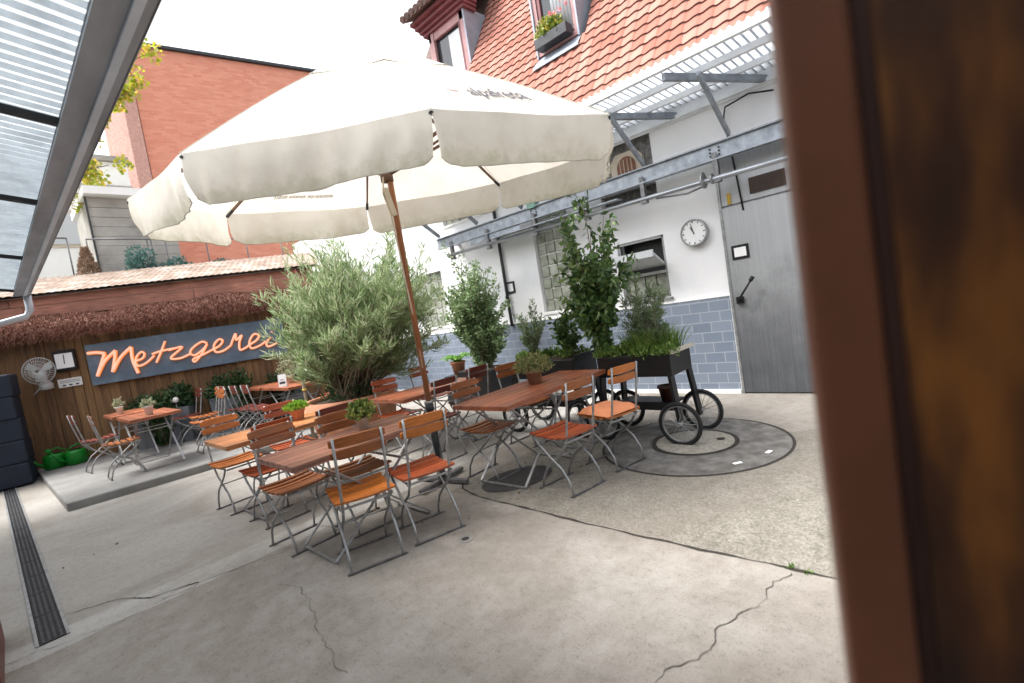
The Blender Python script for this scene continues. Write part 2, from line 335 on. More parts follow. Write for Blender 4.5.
def thing(name, label, cat, loc=(0, 0, 0), rz=0, group=None):
    o = bpy.data.objects.new(name, None); C.objects.link(o); o.location = loc; o.rotation_euler = (0, 0, rz); o.empty_display_size = .1
    return tag(o, label, cat, group)
def kids(o): return [c for c in bpy.data.objects if c.parent == o]
def dup(root, loc, rz, label, group=None):
    r = root.copy(); C.objects.link(r); r.location = loc; r.rotation_euler = (0, 0, rz); r['label'] = label
    if group: r['group'] = group
    for ch in kids(root):
        c = ch.copy(); C.objects.link(c); c.parent = r
        for g_ in kids(ch):
            d = g_.copy(); C.objects.link(d); d.parent = c
    return r
def wallgrid(mb, axis_fixed, t0, t1, u0, u1, z0, z1, holes, mi=0):
    """wall slab x in [t0,t1], u=y, with rectangular holes (u0,u1,z0,z1)"""
    us = sorted({u0, u1, *[h for q in holes for h in q[:2]]}); zs = sorted({z0, z1, *[h for q in holes for h in q[2:]]})
    for i in range(len(us)-1):
        run = None
        for j in range(len(zs)-1):
            uc, zc = (us[i]+us[i+1])/2, (zs[j]+zs[j+1])/2
            hole = any(q[0] < uc < q[1] and q[2] < zc < q[3] for q in holes)
            if not hole:
                if run is None: run = zs[j]
            if hole or j == len(zs)-2:
                end = zs[j] if hole else zs[j+1]
                if run is not None and end > run: mb.box(t0, t1, us[i], us[i+1], run, end, mi)
                run = None
# foliage
def rndv(rg=random): 
    while True:
        v = Vector((rg.uniform(-1, 1), rg.uniform(-1, 1), rg.uniform(-1, 1)))
        if .05 < v.length < 1: return v
def add_leaf(mb, p, d, L, W, mi=0, bend=.15):
    d = d.normalized(); a = d.cross(rndv()); a.normalize(); n = a.cross(d)
    q = p+d*L*.5-n*L*bend*.2; e = p+d*L-n*L*bend
    mb.add([p, q+a*W/2, e, q-a*W/2], [(0, 1, 2, 3)], mi)
def shrub(root, base, cx, rad, stems, leaves_per, L, W, mat, stemmat=GREYBARK, up=.5, r0=.02, clump=.12, start=.35, spread0=.08, lean=.3, name='foliage', seed=1, drop=0, sub=2):
    random.seed(seed); mb = MB(); st = MB(); base = Vector(base); cx = Vector(cx); rad = Vector(rad)
    for i in range(stems):
        v = rndv().normalized()*random.uniform(.45, 1.0)
        tip = cx+Vector((v.x*rad.x, v.y*rad.y, v.z*rad.z))
        b0 = base+Vector((random.uniform(-1, 1), random.uniform(-1, 1), 0))*spread0
        mid = b0.lerp(tip, .5)+Vector((0, 0, .12*(tip-b0).length)) - Vector((tip.x-b0.x, tip.y-b0.y, 0))*.15
        P = []
        for k in range(7):
            t_ = k/6; P.append(b0*(1-t_)**2+mid*2*t_*(1-t_)+tip*t_*t_+rndv()*.012)
        st.tube(P, [r0*(1-.75*k/6) for k in range(7)], 5, cap=False)
        ends = [(P, start)]
        for q in range(sub):
            k = random.randint(2, 5); d = (P[k+1 if k < 6 else 6]-P[k-1]).normalized()+rndv()*.7; ln = (tip-b0).length*random.uniform(.18, .34)
            Q = [P[k]+d.normalized()*ln*s_/3+Vector((0, 0, up*.12*ln*s_*s_/3)) for s_ in range(4)]
            st.tube(Q, [r0*.4*(1-.2*s_) for s_ in range(4)], 4, cap=False); ends.append((Q, .1))
        for (Q, s0) in ends:
            nL = leaves_per if Q is P else leaves_per//2
            for j in range(nL):
                t_ = s0+(1-s0)*random.random()**.8; f_ = t_*(len(Q)-1); k = min(int(f_), len(Q)-2); p = Q[k].lerp(Q[k+1], f_-k)
                dd = (Q[k+1]-Q[k]).normalized()*.6+rndv().normalized()+Vector((0, 0, up-drop))
                p = p+rndv()*clump*.5
                add_leaf(mb, p, dd, L*random.uniform(.65, 1.2), W*random.uniform(.8, 1.2))
    o = st.build('stem', stemmat, root); f_ = mb.build(name, mat, root)
    return f_
def tuft(mb, c, rad, h, n, L, W, seed=0, zflat=.5):
    for i in range(n):
        v = rndv(); p = Vector(c)+Vector((v.x*rad[0], v.y*rad[1], abs(v.z)*h))
        add_leaf(mb, p, rndv()+Vector((0, 0, zflat)), L*random.uniform(.6, 1.3), W)
def grassy(mb, c, rad, n, L, W=.008):
    for i in range(n):
        a = random.uniform(0, 6.28); r_ = random.random()**.5
        p = Vector(c)+Vector((math.cos(a)*r_*rad[0], math.sin(a)*r_*rad[1], 0)); d = Vector((random.gauss(0, .3), random.gauss(0, .3), 1)).normalized(); l = L*random.uniform(.5, 1.1)
        s_ = d.cross(rndv()).normalized()*W; m1 = p+d*l*.6; e = p+d*l+Vector((d.x, d.y, -.2))*l*.25
        mb.add([p-s_, p+s_, m1+s_*.7, m1-s_*.7, e], [(0, 1, 2, 3), (3, 2, 4)])

# ================================================================ SETTING
g = MB(); g.add([(-40, -40, 0), (60, -40, 0), (60, 60, 0), (-40, 60, 0)], [(0, 1, 2, 3)]); tag(g.build('ground', GRD), kind='structure')
def strip(pts, w_, z, seed=0, jit=.012, sub=14):
    random.seed(seed); P = []
    for a, b_ in zip(pts[:-1], pts[1:]):
        for k in range(sub):
            t_ = k/sub; P.append(Vector((a[0]*(1-t_)+b_[0]*t_, a[1]*(1-t_)+b_[1]*t_, z)))
    P.append(Vector((*pts[-1], z))); mb = MB(); vs = []
    for i, p in enumerate(P):
        d = (P[min(i+1, len(P)-1)]-P[max(i-1, 0)]).normalized(); n_ = Vector((-d.y, d.x, 0)); o_ = n_*jit*2*mnoise.noise(p*7+Vector((seed, 0, 0)))+n_*jit*.9*mnoise.noise(p*31); ww = w_*max(.25, .65+1.0*mnoise.noise(p*9+Vector((0, seed, 3))))
        vs += [p+o_+n_*ww/2, p+o_-n_*ww/2]
    mb.add(vs, [(2*i, 2*i+1, 2*i+3, 2*i+2) for i in range(len(P)-1)]); return mb
for i, (pts, w_, j) in enumerate([
    ([(2.75, 3.5), (2.58, 3.33), (2.51, 3.03), (2.50, 2.48), (2.48, 1.83), (2.48, 1.17), (2.5, .68), (2.49, .1)], .020, .005),
    ([(-.3, 4.0), (.01, 3.93), (.25, 3.86), (.68, 3.90), (1.18, 3.78), (1.6, 3.7)], .006, .02),
    ([(.05, 4.35), (.23, 4.29), (.3, 4.23), (.42, 4.02), (.68, 3.92)], .012, .01),
    ([(2.45, .7), (2.28, .76), (2.13, .79), (1.93, .86), (1.72, .87), (1.62, .9), (1.49, .98), (1.3, .95)], .006, .02),
    ([(.97, 3.3), (1.03, 3.11), (.97, 2.8), (.9, 2.56), (.85, 2.33), (.82, 2.13)], .0045, .02)]):
    tag(strip(pts, w_, .004, i, j).build('ground_crack' if i > 1 else 'ground_joint', JOINT if i < 3 else CRACK), kind='structure')
# manhole ring
mx_, my_ = 4.24, 1.93
def ring(mb, cx, cy, r0, r1, z, n=64, mi=0, zin=None):
    vs = []; 
    for j in range(n):
        a = 2*math.pi*j/n
        vs += [(cx+r0*math.cos(a), cy+r0*math.sin(a), z if zin is None else zin), (cx+r1*math.cos(a), cy+r1*math.sin(a), z)]
    mb.add(vs, [(2*j, 2*j+1, (2*j+3) % (2*n), (2*j+2) % (2*n)) for j in range(n)], mi)
mr = thing('turntable_ring', 'large round dark aggregate ring set in the concrete under the black planter cart wheels', 'ground ring', (mx_, my_, 0))
q = MB(); ring(q, 0, 0, .385, .79, .012); ring(q, 0, 0, .79, .815, .001, zin=.012); q.build('stone_ring', AGG, mr)
q = MB(); ring(q, 0, 0, .815, .84, .004); ring(q, .0, -.02, .345, .385, .015); q.build('joint', JOINT, mr)
q = MB(); q.disc((.0, -.02, .016), .345, 48); q.build('centre_disc', AGGL, mr)
q = MB(); q.disc((.12, -.22, .019), .04, 12); q.build('lifting_hole', JOINT, mr)
for (a, l) in ((-2.25, .06), (-1.75, .06)):
    q = MB(); p0 = Vector((math.cos(a-.05)*.7, math.sin(a-.05)*.7, .017)); p1 = Vector((math.cos(a+.05)*.7, math.sin(a+.05)*.7, .017)); q.bar(p0, p1, .035, .004); q.build('white_marker', PAPER, mr)
q = MB(); q.disc((0, 0, 0), .34, 40); o = q.build('ground_cover', TARP); o.scale = (1, .72, 1); o.location = (2.95, 3.0, .006); o.rotation_euler = (0, 0, -.3); o.name = 'manhole_cover'; tag(o, 'dark oval manhole cover on the ground below the table with the terracotta pot', 'manhole cover')
q = MB(); ring(q, 0, 0, .028, .055, .005, 24); o = q.build('drain_hole', CONC2); o.location = (1.95, 2.58, 0); tag(o, 'tiny round floor drain with pale rim in the concrete in front of the chairs', 'floor drain')
q = MB(); q.disc((0, 0, .004), .029, 20); q.build('opening', JOINT, o)
# channel drain on the left
dr = thing('channel_drain', 'long black slotted channel drain running along the left edge of the yard', 'drain', (0, 0, 0))
A0, A1 = Vector((-.045, 4.03, 0)), Vector((-.22, 11.2, 0)); dd = (A1-A0).normalized(); nn = Vector((-dd.y, dd.x, 0))
def dq(mb, s0, s1, a, b_, z0, z1, mi=0):
    vs = [A0+dd*s+nn*n_+Vector((0, 0, z)) for z in (z0, z1) for n_ in (a, b_) for s in (s0, s1)]
    mb.add(vs, [(0, 2, 3, 1), (4, 5, 7, 6), (0, 1, 5, 4), (2, 6, 7, 3), (0, 4, 6, 2), (1, 3, 7, 5)], mi)
q = MB(); LL = (A1-A0).length; dq(q, 0, LL, -.062, .062, .002, .004); q.build('channel', JOINT, dr)
q = MB(); dq(q, 0, LL, -.075, -.06, .0, .010); dq(q, 0, LL, .06, .075, .0, .010)
q.build('frame', GALV, dr)
q = MB(); s = 0
while s < LL:
    for a in (-.04, -.013, .013, .04): dq(q, s+.01, min(s+.49, LL), a-.006, a+.006, .004, .008)
    for k in range(12): dq(q, s+.01+k*.042, s+.022+k*.042, -.058, .058, .003, .007)
    s += .5
q.build('grating', DRAINM, dr)
# platform
q = MB(); q.add([(.26, 7.68, 0), (4.35, 7.35, 0), (4.6, 12, 0), (.12, 12.0, 0), (.26, 7.68, .10), (4.35, 7.35, .10), (4.6, 12, .10), (.12, 12.0, .10)],
    [(0, 1, 5, 4), (1, 2, 6, 5), (2, 3, 7, 6), (3, 0, 4, 7), (4, 5, 6, 7)])
o = q.build('platform_paving', CONC2, None, .02); tag(o, kind='structure')
PZ = .10
# ================================================================ RIGHT BUILDING
WX = 6.25
bd = thing('butcher_house', 'white plastered yard building with blue tiled base and clay tile roof on the right', 'building', (0, 0, 0))
holes = [(2.86, 3.57, 1.33, 2.17), (4.35, 5.08, 1.36, 3.05), (7.58, 8.45, 1.38, 2.50), (9.0, 9.68, 1.42, 2.45), (5.85, 7.26, 3.30, 3.95), (2.86, 3.72, 2.68, 3.56)]
q = MB(); wallgrid(q, 'x', WX, WX+.3, -3, 14, 0, 4.35, holes); q.build('wall', PLASTER, bd)
q = MB(); q.box(WX+.3, WX+6, -3, -2.7, 0, 4.3); q.box(WX+.3, WX+6, 13.7, 14, 0, 4.3); q.build('end_wall', PLASTER, bd)
q = MB(); q.box(WX-.025, WX-.001, 2.10, 14, .0, 1.235); q.build('tiled_base', DADO, bd)
q = MB(); q.box(WX-.032, WX-.001, 2.085, 2.10, 0, 1.25); q.box(WX-.032, WX-.001, 2.10, 14, 1.236, 1.25); q.box(WX-.06, WX-.026, 2.1, 14, 0, .05); q.build('base_trim', CEMW, bd)
def glassblocks(y0, y1, z0, z1, label=None, bs=.195):
    f_ = MB(); f_.box(WX+.10, WX+.14, y0, y1, z0, z1); f_.box(WX-.02, WX+.12, y0-.02, y1+.02, z0-.045, z0-.005)
    fo = f_.build('window', CEMW, bd); p = MB(); ny = max(1, round((y1-y0)/bs)); nz = max(1, round((z1-z0)/bs))
    dy = (y1-y0)/ny; dz = (z1-z0)/nz
    for i in range(ny):
        for j in range(nz):
            a, b_, c, d = y0+i*dy+.010, y0+(i+1)*dy-.010, z0+j*dz+.010, z0+(j+1)*dz-.010
            x = WX+.07; e = .006
            p.add([(x+.03, a, c), (x+.03, b_, c), (x+.03, b_, d), (x+.03, a, d), (x, a+e, c+e), (x, b_-e, c+e), (x, b_-e, d-e), (x, a+e, d-e)], [(4, 5, 6, 7), (0, 1, 5, 4), (1, 2, 6, 5), (2, 3, 7, 6), (3, 0, 4, 7)])
    po = p.build('pane', GB, fo)
    po.location = (0, 0, 0); return fo
glassblocks(4.35, 5.08, 1.36, 3.05); glassblocks(7.58, 8.45, 1.38, 2.50); glassblocks(9.0, 9.68, 1.42, 2.45); glassblocks(5.85, 7.26, 3.30, 3.95)
# open tilting window
f_ = MB(); y0, y1, z0, z1 = 2.86, 3.57, 1.33, 2.17; x = WX+.02
f_.box(x, x+.06, y0, y0+.035, z0, z1); f_.box(x, x+.06, y1-.035, y1, z0, z1); f_.box(x, x+.06, y0, y1, z1-.035, z1); f_.box(x, x+.06, y0, y1, z0, z0+.03); f_.box(x-.03, x+.07, y0, y1, 1.66, 1.70)
f_.box(WX-.03, WX+.1, y0-.03, y1+.03, z0-.04, z0-.005)
wo_ = f_.build('window', GALV, bd); wo_['label'] = 'window with its upper flap tilted open'
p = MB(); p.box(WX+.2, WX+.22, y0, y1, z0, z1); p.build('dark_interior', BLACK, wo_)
p = MB(); # tilted sash: hinged at z~1.72, leaning into courtyard
h0 = Vector((WX+.04, 0, 1.76)); h1 = Vector((WX-.30, 0, 1.93)); 
p.add([(h0.x, y0+.04, h0.z), (h0.x, y1-.04, h0.z), (h1.x, y1-.04, h1.z+.0), (h1.x, y0+.04, h1.z), (h0.x, y0+.04, h0.z+.035), (h0.x, y1-.04, h0.z+.035), (h1.x, y1-.04, h1.z+.035), (h1.x, y0+.04, h1.z+.035)],
      [(0, 1, 2, 3), (4, 7, 6, 5), (0, 4, 5, 1), (3, 2, 6, 7), (0, 3, 7, 4), (1, 5, 6, 2)]); p.box(h1.x-.01, h1.x+.015, y0+.03, y1-.03, h1.z-.04, h1.z+.05)
p.build('tilted_sash', GLASSW, wo_)
p = MB()
for k in range(4): yy = y0+.05+k*.17; p.box(WX+.07, WX+.09, yy, yy+.15, z0+.04, 1.65)
p.build('pane', GB, wo_)
# stone-look panel with arch vent
f_ = MB(); f_.box(WX+.10, WX+.14, 2.86, 3.72, 2.68, 3.56); f_.box(WX+.0, WX+.1, 2.86, 3.72, 2.86, 2.93)
STONE = noisy('dark_mottled_stone', (.16, .155, .15), rough=.7, scale=14, var=.6, bumpk=.5, c2=(.30, .29, .27))
vo_ = f_.build('vent_panel', STONE, bd)
p = MB(); pts = [(3.06, 2.97), (3.47, 2.97), (3.47, 3.22)]+[(3.265+.205*math.cos(a_*math.pi/8), 3.22+.17*math.sin(a_*math.pi/8)) for a_ in range(1, 8)]+[(3.06, 3.22)]
pts = [(3.02, 2.95), (3.51, 2.95), (3.51, 3.30), (3.42, 3.40), (3.11, 3.40), (3.02, 3.30)]
vs = [(WX+.04, a_, b_) for a_, b_ in pts]+[(WX+.10, a_, b_) for a_, b_ in pts]; n_ = len(pts)
p.add(vs, [tuple(range(n_))]+[(i, (i+1) % n_, n_+(i+1) % n_, n_+i) for i in range(n_)]); p.build('vent_surround', CREAMPOT, vo_)
p = MB(); pts = [(3.12, 3.02), (3.41, 3.02)]+[(3.265+.145*math.cos(a_*math.pi/10), 3.20+.14*math.sin(a_*math.pi/10)) for a_ in range(0, 11)]
p.add([(WX+.03, a_, b_) for a_, b_ in pts], [tuple(range(len(pts)))]); p.build('vent_opening', noisy('vent_brown', (.22, .09, .05), scale=10), vo_)
p = MB(); [p.box(WX+.015, WX+.03, 3.12+.29*k/5-.004, 3.12+.29*k/5+.004, 3.02, 3.30) for k in range(1, 5)]; p.build('vent_bars', CREAMPOT, vo_)
# steel door
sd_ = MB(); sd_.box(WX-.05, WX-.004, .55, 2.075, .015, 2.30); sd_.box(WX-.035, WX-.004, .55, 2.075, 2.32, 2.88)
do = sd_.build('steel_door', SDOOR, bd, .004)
p = MB(); p.box(WX-.052, WX-.05, 1.34, 1.72, 2.385, 2.57); p.box(WX-.036-.01, WX-.034, 1.34, 1.72, 2.385, 2.57); p.build('dark_opening', noisy('opening_brown', (.05, .03, .022), scale=3), do)
p = MB(); p.box(WX-.062, WX-.051, 1.805, 2.0, 1.66, 1.83); p.build('notice_frame', BLACK, do)
p = MB(); p.box(WX-.066, WX-.063, 1.835, 1.97, 1.69, 1.80); p.build('notice_sheet', PAPER, do)
p = MB(); p.box(WX-.09, WX-.051, 1.93, 2.01, 1.13, 1.21); p.tube([(WX-.10, 1.97, 1.17), (WX-.17, 1.93, 1.21), (WX-.17, 1.78, 1.41)], .013, 8); p.build('handle', BLACK, do)
p = MB(); p.tube([(WX-.17, 1.80, 1.385), (WX-.17, 1.765, 1.43)], .024, 8); p.build('grip', RUBBER, do)
p = MB(); p.box(WX-.06, WX-.003, 2.055, 2.085, 0, 2.90); p.build('door_post', GALV, do)
p = MB(); p.box(WX-.05, WX-.02, 1.94, 1.98, 2.33, 2.46); p.build('yellow_latch', noisy('yellow_latch', (.5, .33, .04), scale=4), do)
# main roof with clay tiles
PT = R(60); ex, ez = 6.0, 4.14; ux, uz = math.cos(PT), math.sin(PT)
def rp(s, y, o_=0): return Vector((ex+ux*s-uz*o_, y, ez+uz*s+ux*o_))
q = MB(); q.add([rp(-.02, -3, -.04), rp(-.02, 9.2, -.04), rp(7.2, 9.2, -.04), rp(7.2, -3, -.04)], [(0, 1, 2, 3)]); q.box(5.98, 6.25, -3, 9.2, 4.02, 4.10); ro = q.build('roof', DARKTILE_LIPSHADE, bd)
tl = MB(); rowh, tw = .185, .180
D2 = (3.95, 4.85); random.seed(3)
DX1, DX2 = 7.37, 6.72
def in_dormer(y, z):
    if 3.90 < y < 4.82 and z > 5.42: return True
    if 6.86 < y < 9.2 and z > 6.42: return True
    return False
for r_ in range(34):
    for c_ in range(int(12.2/tw)):
        y = -3+c_*tw+(r_ % 2)*tw*.5*0; s = r_*rowh; z = ez+uz*s
        if y > 9.1 or in_dormer(y+tw/2, z+.1): continue
        if y < .2: continue
        vs = []; k = 6; jit = random.uniform(-.006, .006)
        prof = [(0, .012), (.12, .022), (.3, .026), (.5, .020), (.7, .010), (.88, .004), (1.02, .010)]
        for (sa, lift) in ((-.03, .030), (rowh+.03, .0)):
            for (u, h_) in prof:
                dsag = .018*math.sin(u*math.pi) if sa < 0 else 0
                vs.append(rp(s+sa+jit-dsag*1.2, y+u*tw, h_+lift))
        n_ = len(prof)
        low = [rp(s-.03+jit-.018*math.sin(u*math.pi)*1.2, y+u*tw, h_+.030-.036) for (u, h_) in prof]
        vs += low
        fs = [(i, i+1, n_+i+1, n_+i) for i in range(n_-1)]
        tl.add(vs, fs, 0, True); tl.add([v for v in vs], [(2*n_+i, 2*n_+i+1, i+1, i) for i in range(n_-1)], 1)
tl.build('clay_tiles', [ROOF, DARKTILE_LIPSHADE], ro)  # front lips take the dark material, painting shade lines between tile rows
# dormer 2 (flower box)
d2 = MB(); yA, yB = 3.96, 4.74; zb = 5.50; zt = 7.2
d2.box(DX2, DX2+.05, yA, yA+.07, zb, zt); d2.box(DX2, DX2+.05, yB-.07, yB, zb, zt); d2.box(DX2-.01, DX2+.05, yA, yB, zb-.02, zb+.06)
dm = d2.build('dormer_window', PINKWOOD, ro)
p = MB(); p.box(DX2+.03, DX2+.06, yA+.07, yB-.07, zb+.06, zt); p.build('dark_interior', GLASS_D, dm)
p = MB(); p.box(DX2-.005, DX2+.028, yB-.15, yB-.10, zb+.06, zt); p.build('sash_frame', OXBLOOD, dm)
p = MB(); 
for k in range(12):
    yy = yA+.1+k*.03; p.tube([(DX2+.02+.012*(k % 2), yy, zb+.1), (DX2+.02+.012*(k % 2), yy, zt)], .018, 6)
p.build('curtain', GLASSW, dm)
p = MB(); p.box(DX2-.03, DX2+1.5, yA-.03, yA, zb-.05, zt+.1); p.box(DX2-.03, DX2+1.5, yB, yB+.03, zb-.05, zt+.1); p.box(DX2-.1, DX2+1.6, yA-.1, yB+.1, zt, zt+.06)
p.add([(DX2-.16, yA-.06, zb-.22), (DX2-.16, yB+.06, zb-.22), (DX2+.02, yB+.04, zb-.03), (DX2+.02, yA-.04, zb-.03), (DX2-.16, yA-.06, zb-.25), (DX2-.16, yB+.06, zb-.25)], [(0, 3, 2, 1), (0, 1, 5, 4)])
p.build('flashing', ZINC, dm)
fb = thing('flower_box', 'dark flower box with green and pink plants outside the roof window', 'flower box', (DX2-.12, (yA+yB)/2, zb+.0))
p = MB(); p.box(-.09, .09, -.31, .31, 0, .15); p.build('box', DARKMETAL, fb, .005)
FLOW = leaf('window_box_leaves', (.07, .14, .02), (.22, .30, .04), c3=(.45, .36, .04))
random.seed(5); p = MB(); tuft(p, (0, .05, .13), (.12, .28, 0), .30, 700, .06, .035); p.build('foliage', FLOW, fb)
p = MB(); random.seed(6); [tuft(p, (random.uniform(-.08, .08), random.uniform(-.3, .0), random.uniform(.32, .5)), (.03, .03, 0), .05, 14, .03, .03) for i in range(6)]; p.build('flowers', leaf('pink_flowers', (.7, .15, .2), (.85, .3, .35)), fb)
# dormer 1 (big, oxblood, zinc cheek)
y0, y1 = 6.9, 8.02
p = MB(); fz0, fz1 = 6.3, 7.62
p.box(DX1, DX1+.06, y0, y0+.12, fz0, fz1); p.box(DX1, DX1+.06, y1-.12, y1, fz0, fz1); p.box(DX1, DX1+.06, y0, y1, fz1-.16, fz1); p.box(DX1-.02, DX1+.05, 7.85, 7.93, fz0, fz1)
dm1 = p.build('dormer', PINKWOOD, ro)
p = MB(); p.box(DX1+.07, DX1+.1, y0+.1, y1-.1, fz0, fz1-.1); p.build('dark_interior', GLASS_D, dm1)
p = MB(); p.box(DX1+.04, DX1+.065, y0+.16, y0+.55, fz0, fz1-.25); p.build('curtain', GLASSW, dm1)
p = MB(); p.box(DX1+.005, DX1+.03, y0+.13, y0+.18, fz0, fz1-.16); p.box(DX1+.01, DX1+.05, 7.95, y1-.05, fz0, fz1-.1); p.build('sash_frame', OXBLOOD, dm1)
p = MB(); p.box(DX1-.02, DX1+3.0, y0-.04, y0-.001, fz0, fz1+.05); p.build('zinc_cheek', ZINC, dm1)
p = MB(); 
for k, (dz, dx) in enumerate(((0, .06), (.07, .12), (.14, .20), (.22, .28))): p.box(DX1-dx, DX1+.3, y0-.10-.03*k, y1+.1+.04*k, fz1+.0+dz, fz1+.065+dz)
p.build('cornice', OXBLOOD, dm1)
p = MB(); a = fz1+.29
p.add([(DX1-.40, y0-.25, a), (DX1-.40, y1+.28, a), (DX1+2.6, y1+.28, a+1.5), (DX1+2.6, y0-.25, a+1.5), (DX1-.40, y0-.25, a+.07), (DX1-.40, y1+.28, a+.07), (DX1+2.6, y1+.28, a+1.57), (DX1+2.6, y0-.25, a+1.57)],
      [(0, 3, 2, 1), (4, 5, 6, 7), (0, 1, 5, 4), (0, 4, 7, 3), (1, 2, 6, 5)])
for k in range(11): yy = y0-.22+k*.16; p.tube([(DX1-.44, yy, a+.06), (DX1+.8, yy, a+.70)], .07, 6)
p.build('dormer_roof', DARKTILE_LIPSHADE, dm1)
# ---- canopy on the right wall
cn = thing('sheet_canopy', 'pale corrugated sheet canopy on steel struts projecting from the white wall', 'canopy', (WX, 2, 3.6))
def corr(mb, P00, P10, P11, P01, n, amp, nv=2, mi=0, valley=False):
    """corrugated sheet; waves run along P00->P01 direction, n waves across P00->P10"""
    P00, P10, P11, P01 = map(Vector, (P00, P10, P11, P01)); nn_ = (P10-P00).cross(P01-P00).normalized(); N_ = n*8; o_ = len(mb.v)
    vs = []
    for i in range(N_+1):
        u = i/N_; h_ = amp*math.sin(2*math.pi*n*u)
        for j in range(nv):
            v_ = j/(nv-1); vs.append(P00.lerp(P10, u).lerp(P01.lerp(P11, u), v_)+nn_*h_)
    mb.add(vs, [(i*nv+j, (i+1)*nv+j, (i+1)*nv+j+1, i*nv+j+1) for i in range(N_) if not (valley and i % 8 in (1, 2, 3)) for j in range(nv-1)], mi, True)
    if valley: mb.add(vs, [(i*nv+j, (i+1)*nv+j, (i+1)*nv+j+1, i*nv+j+1) for i in range(N_) if i % 8 in (1, 2, 3) for j in range(nv-1)], 1, True)  # valley faces take a second, darker material that paints the rib shade
q = MB(); corr(q, (-1.28, -3.5, .13), (-1.28, 5.2, .13), (0.0, 5.2, .09), (0.0, -3.5, .09), 108, .016, 2, valley=True); q.build('sheet', [SHEET2, sheetmat('canopy_valley_shade', (.25, .28, .32), .3)], cn)  # grey valley stripes paint the shade between the canopy ribs
q = MB(); q.box(-1.30, -1.24, -3.5, 5.2, .04, .11); q.box(-.85, -.80, -3.5, 5.2, .03, .095); q.box(-.42, -.37, -3.5, 5.2, .02, .085); q.build('purlin', noisy('pale_steel', (.80, .83, .86), rough=.5, scale=4, var=.12), cn)
q = MB(); q.box(-.06, -.01, -3.5, 5.2, -.06, -.02); q.box(-.02, -.005, -3.5, 5.2, -.09, .09); q.build('wall_rail', MATS['pale_steel'], cn)
for yy in (-1.27, -.22, .83, 1.88, 2.93, 3.98, 5.03):
    q = MB(); q.bar((-1.24, yy+.28, -.01), (-.02, yy-.36, -.02), .05, .07); q.build('bracket', STEEL, cn)
    q = MB(); q.bar((-1.06, yy, -.05), (-.34, yy, -.55), .035, .06); q.build('strut', STEEL, cn)
# ---- overhead rail
rl = thing('overhead_rail', 'long grey steel beam with a carcass pipe rail slung beneath along the wall', 'steel rail', (5.9, 0, 0))
q = MB(); ya, yb = -2.5, 7.1
q.box(-.006, .006, ya, yb, 2.83, 2.995); q.box(-.05, .05, ya, yb, 2.995, 3.01); q.box(-.05, .05, ya, yb, 2.815, 2.83); q.build('beam', STEEL, rl)
q = MB(); q.tube([(-.02, ya, 2.57), (-.02, 6.85, 2.66)], .030, 12); q.build('pipe_rail', noisy('worn_pipe', (.36, .38, .41), rough=.35, scale=5, var=.3, metal=.6, stretch=(1, .3, 1)), rl)
for yy in (1.15, 1.95, 2.87, 3.75, 4.7, 5.75, 6.7):
    q = MB(); q.box(-.045, -.035, yy-.028, yy+.028, 2.62, 2.90); q.box(.0, .012, yy-.028, yy+.028, 2.60, 2.83); q.box(-.05, .02, yy-.04, yy+.04, 2.565, 2.60); q.build('hanger', IRON, rl)
for yy in (1.95, 4.7): 
    q = MB(); [q.tube([(-.012, yy+a_, z_), (-.02, yy+a_, z_)], .012, 6) for a_ in (-.05, .05) for z_ in (2.87, 2.91, 2.95)]; q.build('bolts', DARKMETAL, rl)
for yy in (-1., 1.3, 4.4, 6.9):
    q = MB(); q.box(.05, .35, yy-.03, yy+.03, 2.86, 2.92); q.build('wall_bracket', STEEL, rl)
q = MB(); q.tube([(-.02, 2.10, 2.63), (-.02, 2.12, 2.63)], .095, 24); q.tube([(-.02, 2.0, 2.62), (-.02, 2.02, 2.62)], .06, 20); q.build('switch_wheel', GALV, rl)
q = MB(); q.tube([(-.05, 2.7, 2.58), (-.06, 2.3, 2.53), (-.05, 2.1, 2.56)], .012, 6); q.build('lever', IRON, rl)
q = MB(); q.box(-.06, .06, 4.62, 4.78, 2.98, 3.12); q.build('green_clip', noisy('verdigris', (.20, .36, .30), scale=5), rl)
q = MB(); q.box(-.12, .0, 3.2, 5.6, 2.70, 2.715); q.box(-.02, -.01, 5.0, 6.2, 2.72, 2.80); q.build('flat_rail', STEEL, rl)
# pipes, cable
q = MB(); q.tube([(0, 0, 1.2), (0, 0, 3.45)], .028, 10); o = q.build('wall_pipe', DARKMETAL); o.location = (WX-.05, 5.82, 0); tag(o, 'dark vertical pipe running down the white wall behind the tall bush', 'pipe')
q = MB(); q.tube([(0, 0, 0), (-.02, .25, .06), (0, .52, .02), (0, .55, -.1), (.0, .50, -.65), (0, .46, -1.2)], .010, 6); o = q.build('hanging_cable', BLACK); o.location = (WX-.06, 1.35, 3.42); tag(o, 'black cable looping down the white wall above the steel door', 'cable')
